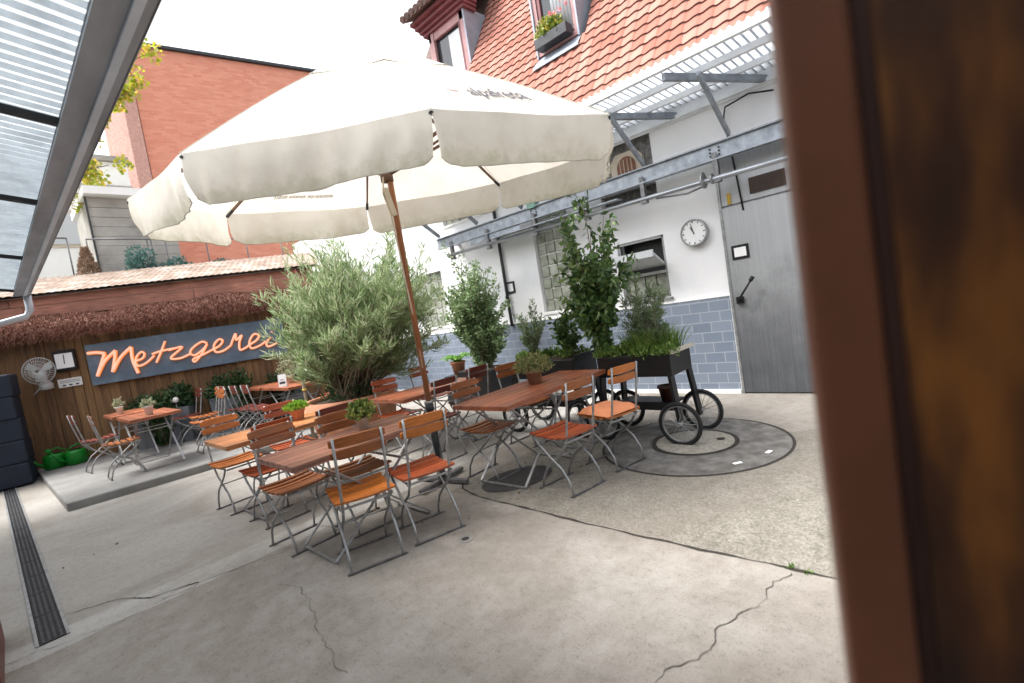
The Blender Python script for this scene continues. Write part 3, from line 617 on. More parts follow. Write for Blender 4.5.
# wall clock
cl = thing('wall_clock', 'round grey-rimmed station clock on the white wall left of the steel door', 'wall clock', (WX, 2.42, 2.09))
q = MB(); 
def lx(mb, prof, n=32, mi=0):  # lathe about -X axis, prof (r, d)
    o_ = len(mb.v)
    for r_, d in prof:
        for j in range(n): a_ = 2*math.pi*j/n; mb.v.append(Vector((-d, r_*math.cos(a_), r_*math.sin(a_))))
    for i in range(len(prof)-1):
        for j in range(n): j2 = (j+1) % n; mb.f.append((o_+i*n+j, o_+i*n+j2, o_+(i+1)*n+j2, o_+(i+1)*n+j)); mb.m.append(mi); mb.sm.append(True)
lx(q, [(.155, .0), (.172, .02), (.172, .08), (.155, .09), (.150, .075)]); q.build('rim', GALV, cl)
q = MB(); q.disc((-.074, 0, 0), .152, 32, (-1, 0, 0)); q.build('dial', PAPER, cl)
for k in range(12):
    a_ = k*math.pi/6; q = MB(); d = Vector((0, math.sin(a_), math.cos(a_))); q.bar(Vector((-.077, 0, 0))+d*.122, Vector((-.077, 0, 0))+d*.143, .004, .014 if k % 3 == 0 else .009, (0, d.z, -d.y)); q.build('hour_mark', BLKTXT, cl)
for (a_, l, w_) in ((.42, .085, .012), (.22, .125, .008)):
    d = Vector((0, math.sin(a_), math.cos(a_))); q = MB(); q.bar(Vector((-.081, 0, 0))-d*.02, Vector((-.081, 0, 0))+d*l, .003, w_, (0, d.z, -d.y)); q.build('hand', BLKTXT, cl)
# small frame on wall
fr = thing('picture', 'small black picture frame on the white wall between the bush and the laurel', 'frame', (WX, 5.75, 1.88))
q = MB(); [q.box(-.02, 0, a_, b_, c_, d_) for a_, b_, c_, d_ in ((-.1, -.07, -.1, .1), (.07, .1, -.1, .1), (-.07, .07, -.1, -.07), (-.07, .07, .07, .1))]; q.build('border', BLACK, fr)
q = MB(); q.box(-.01, 0, -.07, .07, -.07, .07); q.build('picture', PAPER, fr)
# ================================================================ BACK FENCE with sign
fc = thing('board_fence', 'dark vertical board fence with brown fascia planks behind the sign', 'fence', (.2, 11.5, 0), R(-25))
random.seed(11); q = MB(); x = -1.6
while x < 4.7:
    ww = random.uniform(.09, .15); q.box(x, x+ww-.006, -random.uniform(0, .025), .03, 0, 2.75); x += ww
q.build('boards', FENCE, fc)
q = MB(); 
for (z0, z1, yy) in ((2.60, 2.80, -.20), (2.81, 2.97, -.18)):
    x = -2.2
    while x < 4.8: l_ = random.uniform(1.6, 2.6); q.box(x, min(x+l_, 4.8)-.008, yy, yy+.03, z0, z1); x += l_
q.build('fascia', FASCIA, fc)
q = MB(); corr(q, (-2.3, -.30, 2.99), (4.9, -.30, 2.99), (4.9, 1.3, 3.50), (-2.3, 1.3, 3.50), 70, .006); q.add([(-2.3, -.28, 2.94), (4.9, -.28, 2.94), (4.9, 1.3, 3.44), (-2.3, 1.3, 3.44)], [(0, 1, 2, 3)]); q.build('roof_sheet', CORRW, fc)
# brushwood roll
bw = thing('brushwood_fringe', 'shaggy brown brushwood roll hanging in front of the fence above the sign', 'brushwood roll', (.2, 11.5, 0), R(-25))
random.seed(12); core = MB(); hair = MB(); xs = [-2.2+i*.1 for i in range(71)]
def bwz(x): 
    zt_ = 2.62+.06*mnoise.noise(Vector((x*1.1, 0, 0)))+.03*mnoise.noise(Vector((x*4, 3, 0))); zb_ = 2.21+.05*mnoise.noise(Vector((x*1.2, 7, 0)))+.03*mnoise.noise(Vector((x*5, 9, 0))); return zt_, zb_
rows = 9; vs = []
for x in xs:
    zt_, zb_ = bwz(x)
    for k in range(rows):
        u = k/(rows-1); vs.append((x, -.24-.12*math.sin(u*math.pi)-.03*mnoise.noise(Vector((x*3, u*3, 1))), zt_+(zb_-zt_)*u))
core.add(vs, [(i*rows+k, (i+1)*rows+k, (i+1)*rows+k+1, i*rows+k+1) for i in range(len(xs)-1) for k in range(rows-1)], 0, True); core.build('core', BRUSHB, bw)
for i in range(26000):
    x = random.uniform(-2.2, 4.75); zt_, zb_ = bwz(x); u = random.random(); p = Vector((x, -.25-.13*math.sin(u*math.pi)-random.uniform(0, .03), zt_+(zb_-zt_)*u))
    d = Vector((random.gauss(0, .5), random.gauss(-.25, .35), random.gauss(-.6, .5))).normalized(); l_ = random.uniform(.03, .09); s_ = d.cross(rndv()).normalized()*.0035
    hair.add([p-s_, p+s_, p+d*l_], [(0, 1, 2)])
hair.build('twigs', BRUSH, bw)
# sign
sg = thing('shop_sign', 'long blue-grey sign board reading Metzgerei in glowing orange script', 'sign', (.2, 11.5, 0), R(-25))
q = MB(); q.box(.948, 4.06, -.10, -.035, 1.345, 2.055); q.build('board', SIGNB, sg, .006)
STROKES = [[(0.984, 1.909), (1.118, 1.9), (1.227, 1.861)], [(1.218, 1.862), (1.143, 1.697), (1.053, 1.494)], [(1.053, 1.494), (1.194, 1.726), (1.377, 1.89)], [(1.377, 1.89), (1.341, 1.736), (1.276, 1.526)], [(1.276, 1.526), (1.431, 1.757), (1.609, 1.91)], [(1.609, 1.91), (1.592, 1.689), (1.633, 1.432)],
[(1.627, 1.651), (1.735, 1.681), (1.779, 1.751), (1.739, 1.797), (1.664, 1.733), (1.629, 1.623), (1.665, 1.558), (1.784, 1.594), (1.915, 1.698)],
[(2.119, 1.926), (2.018, 1.727), (1.925, 1.567)], [(1.888, 1.731), (2.041, 1.762), (2.242, 1.773)], [(2.143, 1.753), (2.36, 1.776), (2.152, 1.612), (2.291, 1.577), (2.453, 1.627)],
[(2.755, 1.774), (2.675, 1.817), (2.523, 1.735), (2.463, 1.645), (2.532, 1.592), (2.687, 1.685), (2.753, 1.763), (2.636, 1.593), (2.512, 1.475), (2.493, 1.526), (2.651, 1.578), (2.819, 1.641)],
[(2.819, 1.641), (2.952, 1.699), (3.01, 1.783), (2.944, 1.811), (2.856, 1.716), (2.863, 1.592), (2.987, 1.59), (3.126, 1.668)],
[(3.126, 1.668), (3.238, 1.875), (3.231, 1.753), (3.335, 1.826), (3.277, 1.703), (3.263, 1.56), (3.366, 1.583), (3.441, 1.633)],
[(3.432, 1.626), (3.57, 1.694), (3.622, 1.777), (3.542, 1.812), (3.448, 1.694), (3.453, 1.555), (3.607, 1.582), (3.72, 1.647)], [(3.819, 1.714), (3.726, 1.616), (3.749, 1.536), (3.91, 1.58)], [(3.85, 1.80), (3.86, 1.815)]]
def smoothp(P, n=6):
    out = []
    for i in range(len(P)-1):
        p0, p1, p2, p3 = P[max(i-1, 0)], P[i], P[i+1], P[min(i+2, len(P)-1)]
        for k in range(n):
            t_ = k/n; out.append(tuple(.5*((2*p1[a_])+(-p0[a_]+p2[a_])*t_+(2*p0[a_]-5*p1[a_]+4*p2[a_]-p3[a_])*t_*t_+(-p0[a_]+3*p1[a_]-3*p2[a_]+p3[a_])*t_**3) for a_ in (0, 1)))
    out.append(P[-1]); return out
LET = [('M', STROKES[:6], .034), ('e', STROKES[6:7], .024), ('t', STROKES[7:9], .024), ('z', STROKES[9:10], .024), ('g', STROKES[10:11], .024), ('e', STROKES[11:12], .024), ('r', STROKES[12:13], .024), ('e', STROKES[13:14], .024), ('i', STROKES[14:16], .024)]
for ch, st_, r_ in LET:
    q = MB(); e = MB()
    for P in st_:
        P = smoothp(P); q.tube([(a_, -.150, b_) for a_, b_ in P], r_*.60, 8); e.tube([(a_, -.128, b_) for a_, b_ in P], r_*.88, 8)
    e = e.build('letter', NEONE, sg); q.build('letter_face', NEON, e)
# fence clock, plate, fan
fk = thing('square_clock', 'square white-faced clock with black rim high on the board fence', 'wall clock', (.2, 11.5, 0), R(-25))
q = MB(); q.box(.49, .80, -.10, -.03, 1.66, 2.03); q.build('case', BLACK, fk, .03)
q = MB(); q.box(.525, .765, -.108, -.101, 1.72, 1.97); q.build('dial', PAPER, fk)
for (a_, l_) in ((0.05, .10), (3.2, .06)):
    q = MB(); q.bar((.645, -.112, 1.85), (.645+math.sin(a_)*l_, -.112, 1.85+math.cos(a_)*l_), .012, .004, (0, 1, 0)); q.build('hand', BLKTXT, fk)
fp = thing('notice_plate', 'small white oblong notice plate on the fence below the square clock', 'notice', (.2, 11.5, 0), R(-25))
q = MB(); q.box(.475, .80, -.05, -.03, 1.395, 1.54); q.build('plate', WHITE, fp)
q = MB(); [q.box(.50+.0*k, .78, -.053, -.051, 1.50-k*.028, 1.508-k*.028) for k in range(2)]; [q.box(.53+k*.09, .575+k*.09, -.053, -.051, 1.415, 1.44) for k in range(3)]; q.build('print', GREYTXT, fp)
fn = thing('wall_fan', 'round grey caged fan mounted on the board fence', 'fan', (.2, 11.5, 0), R(-25))
fx, fz, fy = .36, 1.735, -.28
q = MB()
for k in range(36):
    a_ = k*math.pi/18; d = Vector((math.cos(a_), 0, math.sin(a_)))
    q.tube([Vector((fx, fy-.05, fz))+d*.03, Vector((fx, fy-.06, fz))+d*.12, Vector((fx, fy, fz))+d*.215], .0035, 4, cap=False)
for rr_ in (.06, .11, .16, .215, .218): q.tube([(fx+rr_*math.cos(k*math.pi/16), fy-.045+(.045 if rr_ > .2 else 0), fz+rr_*math.sin(k*math.pi/16)) for k in range(32)], .006 if rr_ > .2 else .003, 5, closed=True)
FANG = noisy('fan_grey', (.42, .43, .43), rough=.4, scale=5, var=.1)
q.build('cage', FANG, fn)
q = MB()
for k in range(3):
    a_ = k*2.094+.4; pts = []
    for (r_, da, dy) in ((.03, -.3, 0), (.10, -.5, -.02), (.19, -.25, -.02), (.20, .3, .01), (.12, .55, .02), (.03, .4, .01)): pts.append((fx+r_*math.cos(a_+da), fy+.03+dy, fz+r_*math.sin(a_+da)))
    q.add(pts, [tuple(range(6))])
q.build('blades', FANG, fn)
q = MB(); q.lathe([(.0, 0), (.09, .01), (.09, .10), (.04, .16)], (fx+.01, fy+.1, fz-.33)); q.tube([(fx, fy+.1, fz-.2), (fx, fy+.08, fz)], .05, 10); q.tube([(fx-.07, fy+.1, fz-.28), (fx-.2, fy+.18, fz-.38)], .012, 6); q.build('motor_base', FANG, fn)
# ================================================================ FAR BUILDINGS
bk = thing('brick_building', 'tall orange brick building with pink stucco corner behind the parasol', 'building', (4.55, 20, 0), R(-10.85))
q = MB(); q.box(0, 14, 0, 6, 0, 12.45); q.build('wall', BRICK, bk)
q = MB(); q.box(-.1, 14.2, -.12, 6, 12.46, 12.56); q.build('coping', DARKMETAL, bk)
q = MB(); pg = [(-1.15, 1.2), (-1.15, .25), (-.45, -.42), (-.02, -.06), (-.02, 1.2)]; q.add([(a_, b_, 0) for a_, b_ in pg]+[(a_*.88, b_, 11.8) for a_, b_ in pg], [(i, (i+1) % 5, 5+(i+1) % 5, 5+i) for i in range(5)]+[(5, 6, 7, 8, 9)]); q.build('stucco_corner', STUCCO, bk)
wb = thing('white_building', 'pale rendered house with balcony behind the fence on the left', 'building', (-3.0, 17.2, 0))
q = MB(); q.box(-2, 6.35, 0, 5, 0, 7.4); q.build('wall', CEMW, wb)
q = MB(); q.box(-2.1, 6.4, -.12, 5, 7.41, 7.55); q.build('eaves', CEMG, wb)
q = MB(); q.box(4.2, 5.2, -.03, -.005, 5.0, 6.0); wn = q.build('window', CREAMPOT, wb); q = MB(); q.box(4.28, 5.12, -.05, -.031, 5.08, 5.92); q.build('pane', GLASSW, wn)
q = MB(); q.box(4.0, 6.36, -.1, -.02, 6.62, 6.72); q.build('string_course', CEMG, wb)
# terrace shed (grey boarded enclosure)
ts = thing('boarded_enclosure', 'grey boarded stair enclosure with pale roof slab on the terrace behind the fence', 'shed', (1.75, 13.2, 0))
q = MB(); 
for k in range(9): q.box(0, 1.5, .0, .04, 3.4+k*.205, 3.4+k*.205+.195)
q.box(-.0, .04, .05, 2, 3.4, 5.2); q.build('boards', CEMG, ts)
q = MB(); q.box(-.05, 1.8, -.25, 2.2, 5.26, 5.42); q.build('roof_slab', CEMW, ts)
q = MB(); q.box(-.03, .0, -.03, .03, 3.3, 5.25); q.build('post', DARKMETAL, ts)
tr_ = MB(); tr_.box(-4, 9, 12.4, 22, 3.0, 3.3); tag(tr_.build('terrace_deck', CEMG), 'flat terrace deck behind the fence carrying the railings and plants', 'terrace')
def railing(label, pts, name='terrace_railing'):
    r_ = thing(name, label, 'railing', pts[0], 0, 'railings on the terrace'); b0 = Vector(pts[0])
    for p in pts:
        q = MB(); q.tube([Vector(p)-b0, Vector(p)-b0+Vector((0, 0, .95))], .014, 6); q.build('post', IRON, r_)
    q = MB(); q.tube([Vector(p)-b0+Vector((0, 0, .95)) for p in pts], .016, 6); q.build('handrail', IRON, r_)
railing('thin grey railing on the terrace left of the reddish conifer', [(.55, 12.6, 3.3), (1.25, 12.6, 3.3)])
railing('thin grey railing in front of the boarded enclosure', [(1.55, 12.7, 3.3), (2.55, 12.7, 3.3), (2.62, 12.7, 3.3)])
railing('thin grey railing on the terrace below the brick building', [(2.9, 12.8, 3.3), (3.7, 12.8, 3.3), (4.5, 12.6, 3.3), (5.3, 12.5, 3.3)])
CON1 = leaf('reddish_conifer', (.16, .11, .05), (.36, .24, .17)); CON2 = leaf('blue_green_bush', (.03, .09, .08), (.10, .22, .19))
t1 = thing('potted_conifer', 'small reddish conical conifer on the terrace left of the boarded enclosure', 'conifer', (1.47, 12.45, 3.3))
random.seed(21); q = MB()
for i in range(1600):
    z = random.random()**1.3*.72; a_ = random.uniform(0, 6.28); r_ = .24*(1-z/.8)*random.random()**.4; add_leaf(q, Vector((r_*math.cos(a_), r_*math.sin(a_), z)), Vector((math.cos(a_), math.sin(a_), .9)), .06, .03)
q.build('foliage', CON1, t1); q = MB(); q.tube([(0, 0, 0), (0, 0, .5)], .02, 6); q.build('trunk', BARK, t1)
for i, (x, y, rx, h_, lb) in enumerate(((2.40, 12.35, .36, .72, 'largest blue-green bush on the terrace in front of the boarded enclosure'), (2.95, 12.35, .28, .42, 'lower blue-green bush beside the largest one on the terrace'), (3.75, 12.2, .22, .34, 'smallest blue-green bush on the terrace under the parasol edge'))):
    t1 = thing('terrace_bush', lb, 'bush', (x, y, 3.3), 0, 'blue-green bushes on the terrace'); q = MB(); random.seed(30+i)
    for k in range(10):
        c_ = Vector((random.uniform(-rx, rx)*.7, random.uniform(-.15, .15), random.uniform(.1, h_*.8)))
        for j in range(150): v = rndv().normalized()*random.uniform(.6, 1)*.16; add_leaf(q, c_+v, v+rndv()*.1, .06, .035)
    q.build('foliage', CON2, t1); q = MB(); q.tube([(0, 0, 0), (0, 0, h_*.5)], .02, 6); q.build('trunk', BARK, t1)
# yellow-green maple behind the gutter
tm = thing('maple_tree', 'yellow-green maple tree peeking out behind the left gutter', 'tree', (.2, 13.6, 0))
random.seed(41); q = MB(); lf = MB()
q.tube([(0, 0, 0), (.05, 0, 4), (0, .1, 8)], [.17, .14, .09], 10)
for (tx, ty, tz) in ((3.3, .0, 8.9), (2.9, -.1, 7.9), (2.3, 0, 7.2), (2.15, .0, 6.1), (1.75, .1, 5.5), (3.0, .3, 8.4), (1.2, .4, 9.5), (.2, -.5, 9.8), (-1.2, .2, 8.6), (1.6, .5, 8.0), (.9, .0, 6.8), (2.2, .3, 9.4)):
    P = [Vector((0, .05, 4.6+.25*(tz-5.5)))]; T = Vector((tx, ty, tz)); 
    for k in range(1, 6): P.append(P[0].lerp(T, k/5)+rndv()*.05+Vector((0, 0, .25*math.sin(k/5*math.pi))))
    q.tube(P, [.06, .045, .035, .025, .015, .008], 6)
    for c_ in range(9):
        cc = P[-1].lerp(P[3], random.random()*.9)+rndv()*.38
        for j in range(46): v = rndv()*.2; add_leaf(lf, cc+v, rndv()+Vector((0, 0, -.2)), .10, .085)
q.build('trunk', BARK, tm); lf.build('crown', leaf('maple_leaves', (.18, .26, .02), (.42, .46, .04), trans=.5, c3=(.62, .42, .06)), tm)
# ================================================================ LEFT LEAN-TO ROOF and gutter
ln = thing('lean_to_roof', 'translucent corrugated lean-to roof with dark rafters and steel gutter on the left', 'roof', (0, 0, 0))
def gx_(y): return .55-(y-1.7)*.0195
q = MB(); corr(q, (gx_(9.0)-.10, 9.0, 2.80), (gx_(-1)-.10, -1, 2.80), (-2.9, -1, 3.40), (-2.9, 9.0, 3.40), 125, .020, 4, valley=True); q.build('sheet', [SHEET, sheetmat('sheet_valley_shade', (.30, .34, .37), .5)], ln)  # darker valley stripes paint the rib shading into the sheet colour
q = MB(); P0, P1 = Vector((gx_(9.0), 9.0, 2.70)), Vector((gx_(-1), -1, 2.70))
q.bar(P0+Vector((0, 0, .06)), P1+Vector((0, 0, .06)), .008, .13); q.bar(P0+Vector((-.08, 0, 0)), P1+Vector((-.08, 0, 0)), .16, .010)
q.bar(P0+Vector((.0, 0, .13)), P1+Vector((.0, 0, .13)), .025, .016)
q.build('gutter', noisy('gutter_zinc', (.40, .44, .49), rough=.45, scale=1.6, var=.35, metal=.35, stretch=(2, .6, 2)), ln)
q = MB(); q.bar(P0+Vector((-.13, 0, .05)), P1+Vector((-.13, 0, .05)), .02, .06); q.build('edge_beam', DARKMETAL, ln)
q = MB(); q.bar(P0+Vector((-.052, 0, -.012)), P1+Vector((-.052, 0, -.012)), .030, .012); q.build('gutter_highlight_strip', noisy('highlight_zinc', (.68, .76, .86), rough=.4, scale=2, var=.2, metal=.2), ln)  # pale strip painting the bluish highlight along the gutter underside
for yy in (-.6, .5, 1.75, 3.1, 4.55, 6.55, 8.75):
    q = MB(); q.bar((gx_(yy)-.06, yy, 2.72), (-2.9, yy, 3.30), .045, .030); q.build('rafter', BLACK, ln)
q = MB(); xg = gx_(9.0)-.03; q.tube([(xg, 8.93, 2.70), (xg, 8.95, 2.50), (xg-.05, 8.95, 2.42), (xg-.9, 8.95, 2.20), (xg-1.6, 8.95, 2.0)], .042, 12); q.build('downpipe', noisy('light_pipe', (.42, .45, .5), rough=.4, scale=3, var=.15, metal=.3), ln)
for yy in (-.8, 9.0):
    q = MB(); q.box(-2.95, -2.85, yy-.05, yy+.05, 0, 3.3); q.build('post', DARKMETAL, ln)
lw = MB(); lw.box(-3.4, -3.1, -3, 16, 0, 4.2); tag(lw.build('added_side_wall', CEMW), 'pale unseen wall added beyond the lean-to for shade', 'building')  # unseen wall added to shade the space under the lean-to
# stack of dark cushions
random.seed(50)
for k in range(5):
    q = MB(); q.box(-.42, .42, -.28, .28, .0, .345); o = q.build('padded_cushion', NAVY, None, .022)
    o.location = (-.31+random.uniform(-.015, .015), 11.0, .02+k*.345); o.rotation_euler = (0, 0, R(-8)+random.uniform(-.03, .03))
    tag(o, ('bottom', 'second from bottom', 'middle', 'second from top', 'top')[k]+' dark navy padded block in the stack at the left fence', 'padded block', 'dark padded blocks stacked at the fence')
# green watering cans
def can(loc, rz, label):
    r_ = thing('watering_can', label, 'watering can', loc, rz, 'green watering cans')
    q = MB(); q.lathe([(.0, .0), (.10, .0), (.125, .02), (.125, .20), (.11, .24), (.085, .245)], sx=1.15); q.build('body', GREEN, r_)
    q = MB(); q.tube([(.12, 0, .06), (.22, 0, .14), (.33, 0, .30)], [.028, .02, .016], 8); q.tube([(.32, 0, .29), (.36, 0, .35)], [.018, .045], 10); q.build('spout', GREEN, r_)
    q = MB(); q.tube([(-.13, 0, .06), (-.20, 0, .14), (-.17, 0, .26), (-.05, 0, .33), (.06, 0, .30), (.08, 0, .23)], .013, 8); q.build('handle', GREEN, r_)
can((.36, 11.1, PZ), R(195), 'left green watering can standing beside the dark padded stack')
can((.62, 10.98, PZ), R(200), 'right green watering can standing nearest the platform chairs')
# ================================================================ FURNITURE
def make_chair(wm, ws):
    r_ = thing('folding_chair', 'x', 'chair', (0, 0, 0), 0, 'folding beer garden chairs')
    for sx_ in (-1, 1):
        x = .150*sx_
        P = [(x, -.262, .892), (x, -.232, .70), (x, -.190, .50), (x, -.165, .42), (x, -.10, .33), (x, .0, .26), (x, .10, .18), (x, .165, .08), (x, .185, .012)]
        q = MB(); q.tube(P, .0095, 6); q.build('side_frame', GALV, r_)
        x = .168*sx_
        P = [(x, .19, .435), (x, .13, .37), (x, .02, .285), (x, -.09, .21), (x, -.155, .12), (x, -.185, .012)]
        q = MB(); q.tube(P, .0095, 6); q.build('rear_leg', GALV, r_)
        q = MB(); q.bar((x, -.18, .432), (x, .20, .445), .014, .012); q.build('seat_rail', GALV, r_)
    for yy in (-.185, .185):
        q = MB(); q.bar((-.195, yy, .008), (.195, yy, .008), .022, .008); q.build('foot_rail', IRON, r_)
    q = MB()
    for k in range(6):
        y = -.165+k*.070; zz = .462-.018*math.sin((k+.3)/5.6*math.pi); n_ = 6
        vs = []
        for i in range(n_+1):
            x = -.195+.39*i/n_; cz = .010*((2*i/n_-1)**2)
            vs += [(x, y-.0245, zz+cz-.008), (x, y+.0245, zz+cz-.008), (x, y+.0245, zz+cz+.008), (x, y-.0245, zz+cz+.008)]
        fs = [(0, 1, 2, 3), (4*n_+3, 4*n_+2, 4*n_+1, 4*n_)]
        for i in range(n_): fs += [(4*i+j, 4*i+4+j, 4*i+4+(j+1) % 4, 4*i+(j+1) % 4) for j in range(4)]
        q.add(vs, fs)
    q.build('seat', ws, r_, .003)
    q = MB()
    for (z0, z1) in ((.748, .812), (.824, .892)):
        n_ = 6; vs = []
        for i in range(n_+1):
            x = -.176+.352*i/n_; cy = -.018*(1-(2*i/n_-1)**2); b0 = -.218-(z0-.66)*.155+cy; b1 = -.218-(z1-.66)*.155+cy; rd = .012*abs(2*i/n_-1)**6
            vs += [(x, b0, z0+rd), (x, b0+.016, z0+rd), (x, b1+.016, z1-rd), (x, b1, z1-rd)]
        fs = [(0, 1, 2, 3), (4*n_+3, 4*n_+2, 4*n_+1, 4*n_)]
        for i in range(n_): fs += [(4*i+j, 4*i+4+j, 4*i+4+(j+1) % 4, 4*i+(j+1) % 4) for j in range(4)]
        q.add(vs, fs)
    q.build('backrest', wm, r_, .003)
    q = MB(); q.bar((-.17, -.165, .42), (.17, -.165, .42), .01, .014); q.build('crossbar', GALV, r_); q = MB(); q.bar((-.155, .19, .43), (.155, .19, .43), .01, .014); q.build('crossbar', GALV, r_); q = MB(); q.tube([(-.155, .0, .272), (.155, .0, .272)], .006, 6); q.build('crossbar', GALV, r_)
    return r_
PROTO = {}
SEEN = set()
def chair(kind, x, y, rz, label, z=0, group='folding beer garden chairs'):
    mats = {'o': W_OR, 'b': W_BR, 'r': W_RD, 'd': W_DK}; kind = kind*2 if len(kind) == 1 else kind
    if kind not in PROTO:
        PROTO[kind] = make_chair(mats[kind[0]], mats[kind[1]]); o = PROTO[kind]; o.location = (x, y, z); o.rotation_euler = (0, 0, rz); o['label'] = label
    else: o = dup(PROTO[kind], (x, y, z), rz, label)
    o['group'] = group; return o
PI = math.pi
G1 = 'folding chairs around the yard tables'
chair('bo', 1.505, 3.05, -.30, 'nearest folding chair with brown back and ochre slatted seat at the front table', 0, G1)
chair('or', 1.95, 2.97, -.25, 'bright orange-backed chair with dark red seat right of the nearest chair at the front table', 0, G1)
chair('br', 3.00, 2.43, -.15, 'chair with bright red slatted seat in front of the manhole cover', 0, G1)
dch = chair('o', 3.58, 2.36, -.22, 'orange chair with salmon cushion and black mark on its back beside the planter cart', 0, G1)
chair('b', 1.37, 3.80, PI+.05, 'brown-backed chair across the front table at its left corner', 0, G1)
chair('b', 1.78, 3.58, PI-.08, 'brown-backed chair behind the cream pot on the front table', 0, G1)
chair('r', 1.47, 4.56, .02, 'red chair back to back with the brown chair at the front table left corner', 0, G1)
chair('d', 2.00, 4.47, -.05, 'dark red chair in front of the big terracotta tub', 0, G1)
chair('o', 1.42, 5.33, PI+.05, 'orange chair alone at the far left end of the second table row', 0, G1)
chair('r', 1.97, 5.28, PI-.1, 'red chair behind the pot of bright green succulents', 0, G1)
chair('b', 2.98, 3.30, PI+.0, 'brown chair at the left end behind the slatted brown table', 0, G1)
chair('b', 3.90, 3.62, PI-.05, 'brown chair just left of the potted plant on the slatted table', 0, G1)
chair('d', 3.15, 4.30, -.02, 'dark red chair just right of the parasol pole', 0, G1)
chair('d', 3.88, 4.56, -.04, 'dark red chair below the fern pot', 0, G1)
chair('r', 3.20, 5.10, PI+.0, 'red chair with its back to the big terracotta tub', 0, G1)
chair('r', 4.12, 5.62, PI+.1, 'farthest red chair, seen behind the parasol pole against the blue tiles', 0, G1)
G2 = 'folding chairs on the raised platform'
chair('b', .94, 8.50, -PI/2, 'front chair on the left side of the platform table by the watering cans', PZ, G2)
chair('d', .82, 9.62, -PI/2+.1, 'rear chair on the left of the platform tables next to the green watering cans', PZ, G2)
chair('b', 2.02, 8.55, PI/2, 'chair on the right side of the near platform table facing the watering cans', PZ, G2)
chair('b', 2.20, 9.35, PI/2, 'chair with upright brown back standing between the grey planters', PZ, G2)
chair('d', 2.05, 10.0, PI/2, 'rearmost dark red chair near the white globe lamp', PZ, G2)
chair('d', 2.78, 8.30, -PI/2, 'nearest of the three chairs lined up left of the menu card table', PZ, G2)
chair('d', 2.74, 8.74, -PI/2, 'middle of the three chairs lined up left of the menu card table', PZ, G2)
chair('d', 2.70, 9.18, -PI/2, 'rearmost of the three chairs lined up left of the menu card table', PZ, G2)
chair('r', 3.85, 8.05, PI/2, 'chair with orange-red seat right of the menu card table', PZ, G2)
# cushion and mark on the cushion chair
q = MB()
n_ = 10; vs = []; 
for i in range(n_+1):
    for j in range(n_+1):
        u, v_ = i/n_*2-1, j/n_*2-1; e = (1-abs(u)**5)*(1-abs(v_)**5); ruf = .006*math.sin(u*9)*math.sin(v_*8)
        vs.append((u*.20, .01+v_*.195, .478+.045*max(e, 0)**.4+ruf*e))
for i in range(n_+1):
    for j in range(n_+1): u, v_ = i/n_*2-1, j/n_*2-1; vs.append((u*.20, .01+v_*.195, .474))
M_ = (n_+1)**2; fs = []
for i in range(n_):
    for j in range(n_):
        a_ = i*(n_+1)+j; fs += [(a_, a_+n_+1, a_+n_+2, a_+1), (M_+a_, M_+a_+1, M_+a_+n_+2, M_+a_+n_+1)]
q.add(vs, fs, 0, True); o = q.build('seat_cushion', CUSH); o.location = (3.58, 2.36, .003); o.rotation_euler = (0, 0, -.22)
tag(o, 'salmon pink seat pad lying on the orange chair beside the planter cart', 'cushion')
q = MB(); 
for (x0_, x1_, zz, h_) in ((-.10, -.02, .768, .016), (-.02, .09, .774, .022), (-.06, .04, .785, .012)): q.box(x0_, x1_, -.2575, -.2520, zz+.05-h_/2, zz+.05+h_/2)
q.build('brand_mark', BLKTXT, dch)
def make_table(Lx, Wy, mat, z=0, nsl=6, gap=.006):
    r_ = thing('folding_table', 'x', 'table', (0, 0, 0), 0, 'folding tables in the yard'); q = MB(); w_ = Wy/nsl
    for k in range(nsl): q.box(-Lx/2, Lx/2, -Wy/2+k*w_+gap/2, -Wy/2+(k+1)*w_-gap/2, .718, .745)
    q.build('tabletop', mat, r_, .004)
    q = MB(); q.box(-Lx/2+.004, Lx/2-.004, -Wy/2+.004, -Wy/2+.022, .703, .717); q.box(-Lx/2+.004, Lx/2-.004, Wy/2-.022, Wy/2-.004, .703, .717); q.box(-Lx/2+.004, -Lx/2+.022, -Wy/2+.022, Wy/2-.022, .703, .717); q.box(Lx/2-.022, Lx/2-.004, -Wy/2+.022, Wy/2-.022, .703, .717); q.build('edge_rail', mat, r_)
    a_ = min(Lx/2-.14, .40)
    for s_, yo in ((1, Wy/2-.06), (-1, Wy/2-.09)):
        for sy_ in (-1, 1):
            q = MB(); q.bar((s_*a_, sy_*yo, .69), (-s_*a_, sy_*yo, .02), .010, .022, (0, 1, 0)); q.build('leg', GALV, r_)
        q = MB(); q.bar((-s_*a_, -yo, .012), (-s_*a_, yo, .012), .025, .010); q.build('foot_rail', GALV, r_); q = MB(); q.bar((s_*a_*.55, -yo, .53), (s_*a_*.55, yo, .53), .014, .014); q.build('crossbar', GALV, r_)
    return r_
def table(x, y, rz, label, Lx=1.15, Wy=.62, mat=W_TB, z=0, group='folding tables in the yard'):
    o = make_table(Lx, Wy, mat); o.location = (x, y, z); o.rotation_euler = (0, 0, rz); o['label'] = label; o['group'] = group; return o
table(1.71, 3.41, .0, 'front dull brown table carrying the cream pot', 1.18, .62, W_TD)
table(1.76, 4.88, .0, 'orange-topped table carrying the succulents pot', 1.20, .66, W_TO)
table(3.16, 3.03, R(2.5), 'shiny slatted brown table with a terracotta potted plant on it', 1.05, .64, W_TB)
table(3.91, 3.00, 0, 'small table tucked against the planter cart behind the red-seated chair', .50, .60, W_TB)
table(3.35, 4.64, 0, 'reddish table behind the parasol pole with nothing on it', 1.15, .66, W_TB)
GP = 'folding tables on the raised platform'
